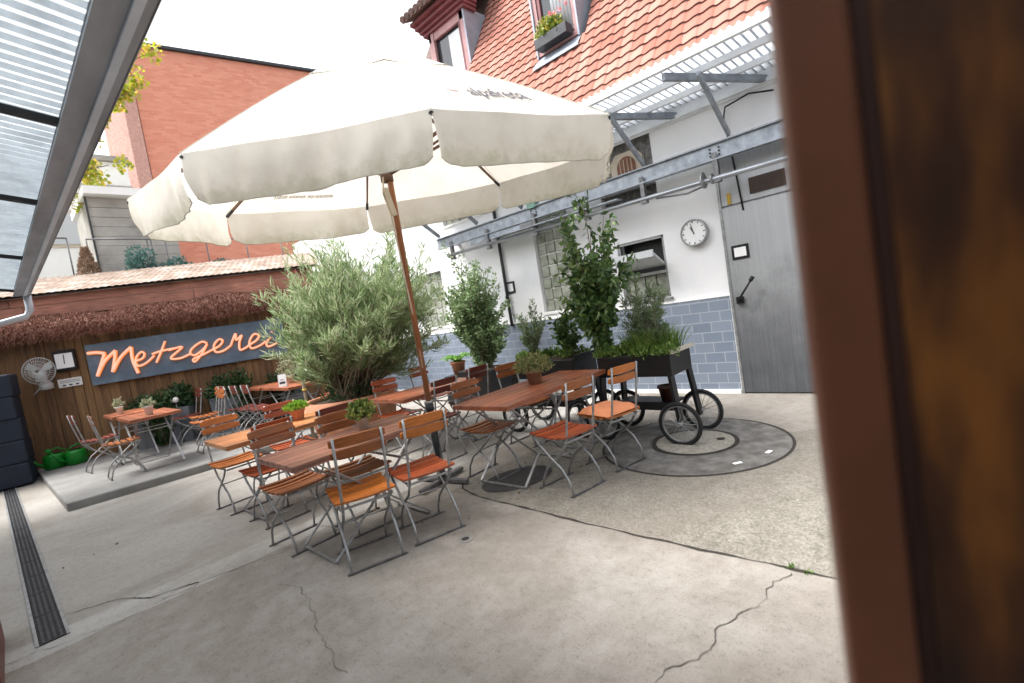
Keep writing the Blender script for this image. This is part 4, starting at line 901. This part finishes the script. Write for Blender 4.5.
table(1.33, 8.68, PI/2, 'near platform table with white pot of leaves beside the watering cans', 1.10, .60, W_TB, PZ, GP)
table(1.28, 9.95, PI/2, 'far platform table against the fence under the sign', 1.05, .55, W_TB, PZ, GP)
table(3.30, 8.30, PI/2, 'platform table with the white menu card on it', 1.15, .68, W_TB, PZ, GP)
table(3.25, 9.42, PI/2, 'table squeezed against the fence behind the menu card table', .95, .6, W_TB, PZ, GP)
# small pots on tables
TZ = .747
def pot_prof(r, h): return [(0, 0), (r*.72, 0), (r*.95, h*.82), (r*1.06, h*.83), (r*1.08, h), (r*.96, h), (r*.92, h*.9)]
def potted(name, label, loc, r, h, potm, leafm, fn_, cat='potted plant', group=None, seed=1):
    t_ = thing(name, label, cat, loc, 0, group); q = MB(); q.lathe(pot_prof(r, h), n=24); q.build('pot', potm, t_); q = MB(); q.disc((0, 0, h*.9), r*.93); q.build('soil', SOIL, t_)
    random.seed(seed); q = MB(); fn_(q); q.build('foliage', leafm, t_); return t_
L_SUC = leaf('succulent_green', (.10, .24, .02), (.26, .45, .05)); L_MIX = leaf('variegated', (.05, .10, .02), (.16, .22, .05), c3=(.40, .42, .12))
L_DK = leaf('dark_leaf', (.012, .035, .012), (.045, .10, .03)); L_FERN = leaf('fern_green', (.08, .22, .03), (.20, .40, .07)); L_PALE = leaf('pale_sage', (.16, .20, .12), (.34, .36, .22))
potted('succulent_pot', 'terracotta bowl of bright green succulents on the orange table', (1.93, 4.93, TZ), .075, .11, TERRA, L_SUC, lambda q: [tuft(q, (0, 0, .10), (.12, .09, 0), .07, 700, .04, .02, zflat=1.2)])
potted('leafy_pot', 'cream pot with round yellow-green leaves on the front table', (1.88, 3.56, TZ), .055, .09, CREAMPOT, L_MIX, lambda q: [tuft(q, (0, 0, .09), (.11, .11, 0), .13, 420, .05, .035)])
potted('table_shrub', 'terracotta pot with a small bushy plant on the slatted brown table', (3.50, 3.10, TZ), .085, .13, noisy('old_terracotta', (.30, .17, .11), rough=.85, scale=8, var=.3), leaf('sage_herb', (.07, .10, .03), (.22, .26, .10), c3=(.36, .30, .12)), lambda q: [tuft(q, (0, 0, .12), (.20, .20, 0), .17, 1100, .04, .014)])
potted('white_table_pot', 'white pot of pale leaves on the near platform table', (1.30, 8.40, PZ+TZ), .06, .13, WHITE, L_PALE, lambda q: [tuft(q, (0, 0, .12), (.09, .09, 0), .10, 130, .05, .03)])
potted('small_cone_pot', 'slender white pot with sprigs on the far platform table', (1.15, 9.75, PZ+TZ), .05, .12, WHITE, L_PALE, lambda q: [tuft(q, (0, 0, .12), (.08, .08, 0), .14, 100, .05, .02)])
potted('twiggy_pot', 'cream pot with dry twiggy olive plant on the menu card table', (3.35, 8.55, PZ+TZ), .07, .14, CREAMPOT, L_PALE, lambda q: [tuft(q, (0, 0, .14), (.2, .2, 0), .42, 420, .06, .018)])
potted('second_twiggy_pot', 'smaller cream pot right of the dry twiggy plant', (3.43, 8.25, PZ+TZ), .05, .11, CREAMPOT, L_PALE, lambda q: [tuft(q, (0, 0, .1), (.09, .09, 0), .22, 160, .05, .016)])
mc = MB(); mc.add([(-.10, .0, 0), (.10, 0, 0), (.10, .05, .30), (-.10, .05, .30), (-.10, .10, 0), (.10, .10, 0)], [(0, 1, 2, 3), (3, 2, 5, 4)]); 
mco = mc.build('menu_card', PAPER); mco.scale = (.62, .62, .66); mco.location = (3.05, 8.15, PZ+TZ+.001); mco.rotation_euler = (0, 0, R(-35)); tag(mco, 'white folded menu card standing on the platform table', 'menu card')
q = MB(); q.box(-.07, .07, -.004, -.0015, .07, .12); q.box(-.05, .05, .0, .0015, .16, .175); o = q.build('print', GREYTXT, mco)
for cq in (0,): o.location = (0, .012, 0)
# wooden stake with ribbon
st = thing('wooden_stake', 'slim wooden stake tied with yellow ribbon beside the menu card table', 'stake', (3.05, 7.35, 0))
q = MB(); q.tube([(0, 0, 0), (.0, .0, 1.05)], .028, 8); q.build('pole', BARK, st)
q = MB(); q.tube([(.0, .0, .78), (0, 0, .81)], .036, 8); q.tube([(.0, .0, .98), (0, 0, 1.0)], .036, 8); q.build('ribbon', noisy('yellow_ribbon', (.6, .38, .05), bumpk=0), st)
# planters along the fence
def planter(loc, rz, wx, wy, h, label, seed, lean=0):
    t_ = thing('grey_planter', label, 'planter', loc, rz, 'grey planters on the platform'); q = MB()
    k = .86; vs = [(-wx*k, -wy*k, 0), (wx*k, -wy*k, 0), (wx*k, wy*k, 0), (-wx*k, wy*k, 0), (-wx, -wy, h), (wx, -wy, h), (wx, wy, h), (-wx, wy, h)]
    q.add(vs, [(0, 1, 5, 4), (1, 2, 6, 5), (2, 3, 7, 6), (3, 0, 4, 7)]); q.build('box', SLATE, t_); q = MB(); q.add([(-wx*.95, -wy*.95, h-.04), (wx*.95, -wy*.95, h-.04), (wx*.95, wy*.95, h-.04), (-wx*.95, wy*.95, h-.04)], [(0, 1, 2, 3)]); q.build('soil', SOIL, t_)
    random.seed(seed); q = MB(); [tuft(q, (random.uniform(-wx, wx), random.uniform(-wy, wy), h-.05), (.16, .16, 0), random.uniform(.2, .5), 150, .09, .04) for i in range(8)]; q.build('foliage', L_DK, t_)
planter((2.05, 10.42, PZ), R(-25), .19, .19, .62, 'grey square planter with dark leaves under the globe lamp', 60)
planter((2.75, 10.15, PZ), R(-25), .24, .19, .66, 'wide grey planter with dark leaves behind the three lined-up chairs', 61)
planter((3.75, 9.65, PZ), R(-25), .2, .18, .55, 'grey planter with dark leaves behind the menu card table', 62)
planter((1.62, 10.65, PZ), R(-25), .2, .18, .55, 'grey planter with dark bush below the middle of the sign', 63)
gl = thing('globe_lamp', 'small white globe lamp above the grey planter', 'lamp', (1.98, 10.2, PZ)); q = MB(); q.lathe([(.0, -.05), (.04, -.035), (.052, 0), (.04, .04), (.0, .052)], (0, 0, .76), 16); q.build('globe', WHITE, gl); q = MB(); q.tube([(0, 0, 0), (0, 0, .76)], .012, 6); q.build('stake', IRON, gl)
def darkbush(loc, r, h, n, label, seed, name='dark_bush'):
    t_ = thing(name, label, 'bush', loc, 0, 'dark bushes along the fence'); random.seed(seed)
    shrub(t_, (0, 0, 0), (0, 0, h*.55), (r, r, h*.45), 10, n, .09, .04, L_DK, BARK, clump=.14, seed=seed, start=.1)
darkbush((1.75, 10.4, PZ), .32, 1.05, 80, 'dark leafy bush standing under the sign behind the platform tables', 71)
darkbush((2.95, 9.95, PZ), .25, 1.3, 60, 'dark climbing bush rising to the sign edge behind the lined-up chairs', 72)
darkbush((3.55, 9.8, PZ), .3, 1.1, 70, 'dark bush between the menu card table and the fence', 73)
# ================================================================ PARASOL
um = thing('market_parasol', 'large cream parasol with wooden pole over the tables', 'parasol', (2.62, 3.66, 0))
UB = Vector((2.62, 3.66, 0))
rim = [Vector(v)-UB for v in ((2.0, 2.26, 2.78), (3.38, 1.83, 2.83), (4.31, 2.45, 2.90), (4.22, 3.81, 2.97), (3.21, 5.04, 2.97), (1.83, 5.50, 2.95), (.90, 4.85, 2.87), (.97, 3.51, 2.80))]
apex = Vector((2.55, 3.57, 3.90))-UB
hub = Vector((2.545, 3.60, 2.83))-UB
q = MB(); q.tube([(0, 0, .0), (apex-Vector((0, 0, .02)))*.75, apex-Vector((0, 0, .04))], .026, 16); pole = q.build('pole', wood('pole_wood', (.27, .105, .04), rough=.4, axis='Z'), um)
q = MB(); q.tube([(-.001, -.001, .0), (-.012, -.015, .72)], .033, 14); q.tube([(-.011, -.013, .70), (-.012, -.015, .76)], .040, 14, mi=0); q.build('pole_sleeve', DARKMETAL, um)
q = MB(); q.tube([(-.013, -.0155, .765), (-.014, -.016, .79)], .042, 14); q.build('pole_collar', GALV, um)
NR = len(rim); cv = MB(); NS = 24; NA = 32
def canopy_pt(i, u, s):   # i gore, u across 0..1, s from apex 0 to rim 1
    a_, b_ = rim[i], rim[(i+1) % NR]; e = a_.lerp(b_, u); p = apex.lerp(e, s)
    L_ = (b_-a_).length; sag = math.sin(u*math.pi)*s*L_*.012
    rise = .05*math.sin(s*math.pi)+.016*mnoise.noise(Vector((e.x*2.2*s, e.y*2.2*s, i*3.1)))*math.sin(u*math.pi)*(1-s*s)+.008*mnoise.noise(Vector((u*14, s*3, i*7.7)))*s*(1-s)*2+.006*math.sin(u*math.pi)*math.sin((u*9+s*5+i))*s
    dip = 0
    inward = (Vector((apex.x, apex.y, e.z))-e); inward.z = 0
    return p+Vector((0, 0, rise-sag*.8+dip))+inward*(sag*.18*s)
for i in range(NR):
    vs = [canopy_pt(i, k/NA, s/NS) for s in range(NS+1) for k in range(NA+1)]
    cv.add(vs, [(s*(NA+1)+k, (s+1)*(NA+1)+k, (s+1)*(NA+1)+k+1, s*(NA+1)+k+1) for s in range(NS) for k in range(NA)], 0, True)
cvo = cv.build('canopy', CLOTH, um)
bmx = bmesh.new(); bmx.from_mesh(cvo.data); bmesh.ops.remove_doubles(bmx, verts=bmx.verts, dist=.0005); bmx.to_mesh(cvo.data); bmx.free()
EDGE = noisy('canvas_hem', (.42, .40, .34), rough=.9, scale=8, var=.2, bumpk=0)
for i in range(NR):
    random.seed(80+i); vm = MB(); rows = 7; NA2 = 48; vs = []; drop = .325; ph = random.uniform(0, 6)
    c_ = Vector((apex.x, apex.y, 0))
    for r_ in range(rows+1):
        t_ = r_/rows
        for k in range(NA2+1):
            u = k/NA2; e = canopy_pt(i, u, 1.0); out = Vector((e.x-c_.x, e.y-c_.y, 0)).normalized()
            edge = min(u, 1-u); rnd = max(0, 1-edge/.07)**2*.05 if t_ > .5 else 0
            gap = (.02*t_ if True else 0); tang = (rim[(i+1) % NR]-rim[i]).normalized()
            sh = tang*(gap*(1 if u < .5 else -1)*max(0, 1-edge/.3))
            wave = math.sin(u*math.pi*3+ph)*.018*t_+math.sin(u*math.pi*13+ph*2+t_*2)*.005*t_+.020*mnoise.noise(Vector((u*9, t_*1.6, i*5.3)))*(t_*.8+.1)+.008*mnoise.noise(Vector((u*30+t_*4, t_*3, i*2.1)))*t_+max(0, 1-edge/.22)*math.sin(edge*70+t_*3)*.012*t_
            vs.append(e+Vector((0, 0, -(drop-rnd+.012*math.sin(u*5+ph))*t_))+out*(wave+.015*t_-.05*t_*t_)+sh)
    vm.add(vs, [(r_*(NA2+1)+k, (r_+1)*(NA2+1)+k, (r_+1)*(NA2+1)+k+1, r_*(NA2+1)+k+1) for r_ in range(rows) for k in range(NA2)], 0, True)
    vo_ = vm.build('valance', CLOTHV, um)
    hm = MB(); hm.tube(vs[-(NA2+1):], .004, 4); hm.build('hem', EDGE, vo_)
for i in range(NR):
    q = MB(); q.tube([canopy_pt(i, 0, k/12)+Vector((0, 0, .002)) for k in range(1, 13)], .0035, 4); q.build('seam', EDGE, um)
WRIB = wood('rib_wood', (.13, .065, .035), rough=.5)
for i in range(NR):
    q = MB(); e = rim[i]; a_ = apex-Vector((0, 0, .10)); e2 = e-Vector((0, 0, .03)); mid = a_.lerp(e2, .5)+Vector((0, 0, .02))
    q.bar(a_, mid, .016, .026); q.bar(mid, e2.lerp(a_, .01), .016, .026); rb = q.build('rib', WRIB, um)
    q = MB(); q.tube([e2.lerp(a_, .05), e2], .016, 6); q.build('rib_cap', DARKMETAL, rb)
    q = MB(); q.bar(hub, a_.lerp(e2, .52), .016, .024); q.build('strut', WRIB, um)
q = MB(); q.tube([hub-Vector((0, 0, .05)), hub+Vector((0, 0, .04))], .055, 14); q.build('runner', WRIB, um)
q = MB(); NSv = 4; 
capr = .36
vs = []
for s in range(5):
    for i in range(NR):
        for k in range(6):
            e = rim[i].lerp(rim[(i+1) % NR], k/6); d = (e-apex); t_ = s/4*capr
            vs.append(apex+Vector((0, 0, .028))+Vector((d.x*t_, d.y*t_, d.z*t_*.93+.05*math.sin(t_/capr*math.pi)*.4-(.02*math.sin(k/6*math.pi) if s == 4 else 0))))
M_ = NR*6
q.add(vs, [(s*M_+j, s*M_+(j+1) % M_, (s+1)*M_+(j+1) % M_, (s+1)*M_+j) for s in range(4) for j in range(M_)], 0, True); vc = q.build('vent_cap', CLOTH, um)
q = MB(); q.tube(vs[-M_:], .004, 4, closed=True); q.build('cap_hem', EDGE, vc)
q = MB(); b_ = hub+Vector((-.03, -.03, -.12)); q.tube([hub+Vector((-.05, -.02, -.02)), b_+Vector((-.05, .01, -.05)), b_+Vector((-.02, -.01, -.22)), Vector((-.035, -.045, 1.5)), Vector((-.035, -.045, 1.1))], .007, 6); q.build('rope', CREAMPOT, um)
q = MB(); q.bar(hub+Vector((-.065, -.035, -.12)), hub+Vector((-.02, -.05, -.36)), .028, .045); q.build('cloth_tie', CREAMPOT, um)
# printing on the canopy
def on_gore(i, u, s, off):
    p = canopy_pt(i, u, s); e = canopy_pt(i, u+.01, s)-p; f_ = canopy_pt(i, u, s+.01)-p; n_ = e.cross(f_).normalized()
    if n_.z < 0: n_ = -n_
    return p+n_*off
def print_text(txt, i, u0, u1, s0, ds, mat, off, name, mirror=False, italic=.0, flip=False):
    cu = bpy.data.curves.new('t', 'FONT'); cu.body = txt; cu.shear = italic; cu.resolution_u = 3; to = bpy.data.objects.new('t', cu); C.objects.link(to)
    bpy.context.view_layer.update(); me = bpy.data.meshes.new_from_object(to.evaluated_get(bpy.context.evaluated_depsgraph_get())); bpy.data.objects.remove(to)
    bm_ = bmesh.new(); bm_.from_mesh(me); bmesh.ops.triangulate(bm_, faces=bm_.faces)
    xs_ = [v.co.x for v in bm_.verts]; x0_, x1_ = min(xs_), max(xs_)
    for v in bm_.verts:
        a_ = (v.co.x-x0_)/(x1_-x0_); a_ = 1-a_ if mirror else a_
        v.co = on_gore(i, u0+(u1-u0)*a_, s0-ds*v.co.y, off)
    m2 = bpy.data.meshes.new(name); bm_.to_mesh(m2); bm_.free(); m2.materials.append(mat); o = bpy.data.objects.new(name, m2); C.objects.link(o); o.parent = um; return o
print_text('alpafreda', 0, .34, .74, .84, .14, GREYTXT, .006, 'printed_name', mirror=False, italic=.35)
def oval(i, uc, sc_, ru, rs, w_, mat, off, name, fill=False, a0=0, a1=2*PI):
    q = MB(); n = 48; vs = []
    for k in range(n+1):
        a_ = a0+(a1-a0)*k/n; vs += [on_gore(i, uc+ru*math.cos(a_), sc_+rs*math.sin(a_), off), on_gore(i, uc+ru*(1-w_)*math.cos(a_), sc_+rs*(1-w_)*math.sin(a_), off)]
    q.add(vs, [(2*k, 2*k+1, 2*k+3, 2*k+2) for k in range(n)]); return q.build(name, mat, um)
oval(0, .52, .77, .30, .10, .03, noisy('pale_print', (.55, .55, .56), bumpk=0), .005, 'printed_oval')
oval(0, .27, .77, .03, .025, .98, PINKTXT, .007, 'printed_dot')
oval(4, .50, .70, .30, .16, .03, SLOGAN, -.006, 'printed_oval')
oval(4, .50, .70, .29, .155, .99, noisy('printed_white', (.85, .85, .85), bumpk=0), -.005, 'printed_panel')
q = MB(); vs = [on_gore(4, a_, b_, -.008) for a_, b_ in ((.26, .66), (.36, .66), (.36, .74), (.26, .74))]; q.add(vs, [(0, 1, 2, 3)]); q.build('printed_red_patch', REDTXT, um)
q = MB(); random.seed(4); u = .28
while u < .74:
    w_ = random.uniform(.006, .014)
    if random.random() > .12:
        vs = [on_gore(4, a_, b_, -.006) for a_, b_ in ((u, .885), (u+w_*.6, .885), (u+w_*.6, .905+.008*random.random()), (u, .905))]; q.add(vs, [(0, 1, 2, 3)])
    u += w_
q.build('slogan_line', SLOGAN, um)
# parasol stand
ub = thing('parasol_base', 'grey cross-shaped parasol stand with steel arms below the tables', 'parasol stand', (2.62, 3.66, 0))
q = MB(); 
for a_ in (.2, .2+PI/2): d = Vector((math.cos(a_), math.sin(a_), 0)); q.bar(-d*.30+Vector((0, 0, .03)), d*.30+Vector((0, 0, .03)), .045, .03)
q.build('cross_arms', IRON, ub)
q = MB(); q.tube([(0, 0, .046), (0, 0, .34)], .040, 12); q.build('socket', IRON, ub)

# ================================================================ PLANTS
OLE = leaf('oleander_leaves', (.15, .25, .09), (.36, .46, .24), trans=.4, c3=(.52, .56, .38)); OLB = leaf('laurel_leaves', (.03, .08, .022), (.11, .20, .06), rough=.35, trans=.25, c3=(.18, .28, .08))
FIC = leaf('ficus_leaves', (.07, .14, .05), (.26, .38, .17), trans=.25, c3=(.28, .34, .17)); WSP = leaf('airy_leaves', (.08, .14, .06), (.20, .27, .14), trans=.3); HERB = leaf('bed_herbs', (.03, .09, .012), (.14, .24, .04), trans=.3, c3=(.22, .30, .07))
ol = thing('oleander', 'huge grey-green oleander bush in a big terracotta tub', 'oleander', (3.17, 6.15, 0))
q = MB(); r_ = .62; q.lathe([(0, 0), (r_*.72, 0), (r_*.78, .1), (r_*.93, .52), (r_*1.02, .54), (r_*1.03, .60), (r_*.97, .62), (r_*1.0, .70), (r_*.92, .70), (r_*.9, .64)], n=40); q.build('tub', TERRA, ol)
q = MB(); q.disc((0, 0, .64), r_*.9, 32); q.build('soil', SOIL, ol)
shrub(ol, (0, 0, .66), (.24, -.22, 1.66), (1.28, 1.30, 1.0), 165, 74, .145, .017, OLE, GREYBARK, up=.7, r0=.014, clump=.11, start=.52, spread0=.22, seed=101, sub=3)
random.seed(102); q = MB(); tuft(q, (0, 0, .66), (.42, .42, 0), .25, 700, .08, .02); q.build('underplanting', L_DK, ol)
fb_ = thing('tall_bush', 'tall narrow grey-green bush in a black planter box beside the fern', 'bush', (5.35, 5.75, 0))
q = MB(); q.box(-.28, .28, -.4, .4, 0, .62); q.build('planter_box', BLACK, fb_, .01); q = MB(); q.box(-.25, .25, -.37, .37, .615, .625); q.build('soil', SOIL, fb_)
shrub(fb_, (0, 0, .60), (.0, 0, 1.55), (.46, .56, .95), 85, 100, .062, .028, FIC, BARK, up=.3, r0=.014, clump=.12, start=.15, spread0=.08, seed=103, drop=.4, sub=3)
fe = potted('fern_pot', 'terracotta pot of bright green fern left of the tall bush', (5.50, 6.62, .50), .13, .24, TERRA, L_FERN, lambda q: [grassy(q, (0, 0, .22), (.08, .08), 10, .1)])
random.seed(104); q = MB()
for k in range(34):
    a_ = k*2.4; l_ = random.uniform(.22, .34); d = Vector((math.cos(a_), math.sin(a_), 0)); P = [Vector((0, 0, .22))+d*l_*t_+Vector((0, 0, l_*1.0*t_*(1.25-t_))) for t_ in (0, .2, .4, .6, .8, 1)]
    for i in range(5):
        for h_ in range(3):
            p = P[i].lerp(P[i+1], h_/3)
            for s_ in (-1, 1): sd2 = Vector((-d.y, d.x, 0))*s_; add_leaf(q, p, sd2+d*.5+Vector((0, 0, .2)), .07*(1-.12*i), .022)
q.build('fronds', L_FERN, fe)
q = MB(); q.box(-.2, .2, -.2, .2, 0, .498); o = q.build('plant_stand', BLACK, None, .01); o.location = (5.50, 6.62, 0); tag(o, 'low black block stand under the terracotta fern pot', 'plant stand')
# planter carts
def wheel(parent, loc, r=.205, ax=Vector((1, 0, 0))):
    w_ = thing('wheel', None, None, loc); w_.parent = parent
    q = MB(); P = [Vector((0, r*.93*math.cos(2*PI*k/32), r*.93*math.sin(2*PI*k/32))) for k in range(32)]; q.tube(P, .020, 8, closed=True); q.build('tyre', RUBBER, w_)
    q = MB(); P = [Vector((0, r*.82*math.cos(2*PI*k/32), r*.82*math.sin(2*PI*k/32))) for k in range(32)]; q.tube(P, .010, 6, closed=True)
    for k in range(20):
        a_ = k*2*PI/20; b_ = a_+(.5 if k % 2 else -.5); s_ = .02 if k % 2 else -.02
        q.tube([(s_, .02*math.cos(b_), .02*math.sin(b_)), (0, r*.82*math.cos(a_), r*.82*math.sin(a_))], .0024, 4, cap=False)
    q.tube([(-.04, 0, 0), (.04, 0, 0)], .020, 10); q.build('rim', GALV, w_)
def cart(loc, L_, label, seed, hm='pale'):
    c = thing('planter_cart', label, 'planter cart', loc, 0, 'black wheeled planter carts')
    # local: x 0..0.46, y 0..L
    q = MB(); q.box(0, .46, 0, L_, .65, .86); q.build('trough', BLACK, c, .008)
    q = MB(); q.box(.02, .44, .02, L_-.02, .855, .865); q.build('soil', SOIL, c)
    q = MB(); q.bar((-.02, -.03, .88), (.46, -.03, .88), .03, .035); q.build('handle', noisy('pale_handle', (.45, .42, .36), rough=.5) if hm == 'pale' else BLACK, c)
    for (x, y, fx_, fy_) in ((.03, .03, -.03, -.05), (.43, .03, .05, -.05), (.03, L_-.03, -.03, .05), (.43, L_-.03, .05, .05)):
        q = MB(); q.bar((x, y, .68), (x+fx_*.6, y+fy_, .17), .085, .03, (0, 1, 0)); q.build('leg', BLACK, c)
        wheel(c, (x+fx_*1.6, y+fy_, .205))
    q = MB(); q.box(.04, .42, .10, L_-.08, .34, .36); q.box(.02, .04, .0, L_, .32, .40); q.build('lower_shelf', BLACK, c)
    random.seed(seed); q = MB()
    for k in range(int(L_*22)): tuft(q, (random.uniform(.0, .46), random.uniform(0, L_), .86), (.09, .09, 0), random.uniform(.03, .12), 120, .045, .02)
    q.build('herbs', HERB, c); return c
c1 = cart((4.16, 2.0, 0), .80, 'black planter cart on bicycle wheels standing on the round ring', 201)
c2 = cart((4.18, 3.12, 0), .95, 'black planter cart behind the slatted table, left of the one on the ring', 202, 'dark')
bk2 = potted('brown_bucket', 'small brown bucket on the lower shelf of the planter cart on the ring', (4.42, 2.2, .362), .085, .15, noisy('brown_bucket', (.06, .022, .012), rough=.5, scale=4), L_DK, lambda q: [tuft(q, (0, 0, .12), (.05, .05, 0), .03, 10, .03, .01)], cat='bucket')
la = thing('laurel_tree', 'tall dark glossy laurel rising from the planter cart in front of the clocked wall', 'laurel', (4.42, 2.86, .86))
shrub(la, (0, 0, 0), (-.0, .05, .98), (.38, .42, .86), 36, 52, .095, .042, OLB, BARK, up=0, r0=.010, clump=.13, start=.22, spread0=.06, seed=105, drop=.7, sub=2)
wi = thing('airy_shrub', 'light airy shrub with grasses at the near end of the planter cart', 'shrub', (4.42, 2.30, .86))
shrub(wi, (0, 0, 0), (.0, .0, .40), (.26, .30, .36), 34, 55, .055, .012, WSP, GREYBARK, up=.5, r0=.006, clump=.05, start=.35, spread0=.12, seed=106)
random.seed(107); q = MB(); grassy(q, (0, .0, 0), (.2, .3), 900, .30, .004); q.build('grass_blades', HERB, wi)
wi2 = thing('wispy_shrub', 'wispy grey-green shrub between the tall bush and the laurel', 'shrub', (4.36, 3.78, .86))
shrub(wi2, (0, 0, 0), (.0, .0, .34), (.18, .22, .32), 28, 40, .05, .013, WSP, GREYBARK, up=.5, r0=.006, clump=.05, start=.35, spread0=.04, seed=108)
lo_ = thing('low_laurel', 'low dark laurel sprig left of the tall laurel on the planter cart', 'laurel', (4.38, 3.32, .86))
shrub(lo_, (0, 0, 0), (.0, .0, .28), (.2, .2, .2), 14, 24, .08, .035, OLB, BARK, up=.1, r0=.008, clump=.08, start=.3, spread0=.04, seed=109)
random.seed(77); q = MB()
for i in range(26):
    a_, b_ = random.choice(((2.6, 3.0), (3.6, 1.6), (1.9, 3.4), (4.6, 2.6), (2.5, 4.2), (.3, 5.5)))
    p = Vector((a_+random.gauss(0, .5), b_+random.gauss(0, .45), .010)); add_leaf(q, p, Vector((random.gauss(0, 1), random.gauss(0, 1), .05)), random.uniform(.015, .04), .018, bend=.4)
tag(q.build('fallen_leaves', leaf('dry_leaves', (.10, .055, .02), (.26, .17, .06), trans=.1)), 'few dry brown leaves lying on the concrete', 'leaves', None, 'stuff')
# small weeds in the joint
q = MB(); random.seed(9); [tuft(q, (a_, b_, 0), (.02, .025, 0), .012, 20, .018, .01) for a_, b_ in ((2.49, .64), (2.5, .72))]; tag(q.build('joint_weeds', HERB), 'tiny green weeds growing in the slab joint', 'weeds', None, 'stuff')
# ================================================================ NEAR DOOR and ADDED GATE HOUSE
gd = thing('wooden_door', 'open dark brown wooden door leaf very close on the right', 'door', (.392, .080, 0), R(yaw*180/PI-90-38) if False else math.atan2(-.92, .28))
q = MB(); q.box(0, .042, -.0, .045, 0, 2.3); q.build('stile', DOORE, gd, .004)
q = MB(); q.box(.043, .052, .002, .035, 0, 2.3); q.build('groove', noisy('groove_wood', (.05, .02, .015), rough=.6, bumpk=0), gd)
q = MB(); q.box(.053, .60, .002, .04, 0, 2.3); q.build('panel', DOORW, gd)
gt = thing('added_gate_house', 'unseen gate building added behind the camera for shade', 'building', (-.7, -.7, 0), yaw-PI/2)
q = MB(); q.box(-3.0, -1.0, -1.6, -.9, 0, 4.5); q.box(1.0, 5.5, -1.6, -.9, 0, 4.5); q.box(-1.0, 1.0, -1.6, -.9, 2.4, 4.5); q.box(-1.4, 1.4, -5, -1.6, 2.5, 2.6); q.box(-1.5, -1.4, -5, -1.6, 0, 2.6); q.box(1.4, 1.5, -5, -1.6, 0, 2.6); q.box(-1.5, 1.5, -5.2, -5, 0, 2.6); q.build('wall', BEHIND, gt)  # walls and ceiling added behind the camera to shade the near door
ls = thing('wooden_planter', 'edge of a brown wooden planter with dark rim at the left picture edge', 'planter', (-.52, 3.9, 0))
q = MB(); q.box(-.45, .275, -.3, .5, 0, .17); q.build('box', W_DK, ls, .005); q = MB(); q.box(-.46, .28, -.31, .51, .19, .27); q.build('rim', BLACK, ls, .005)
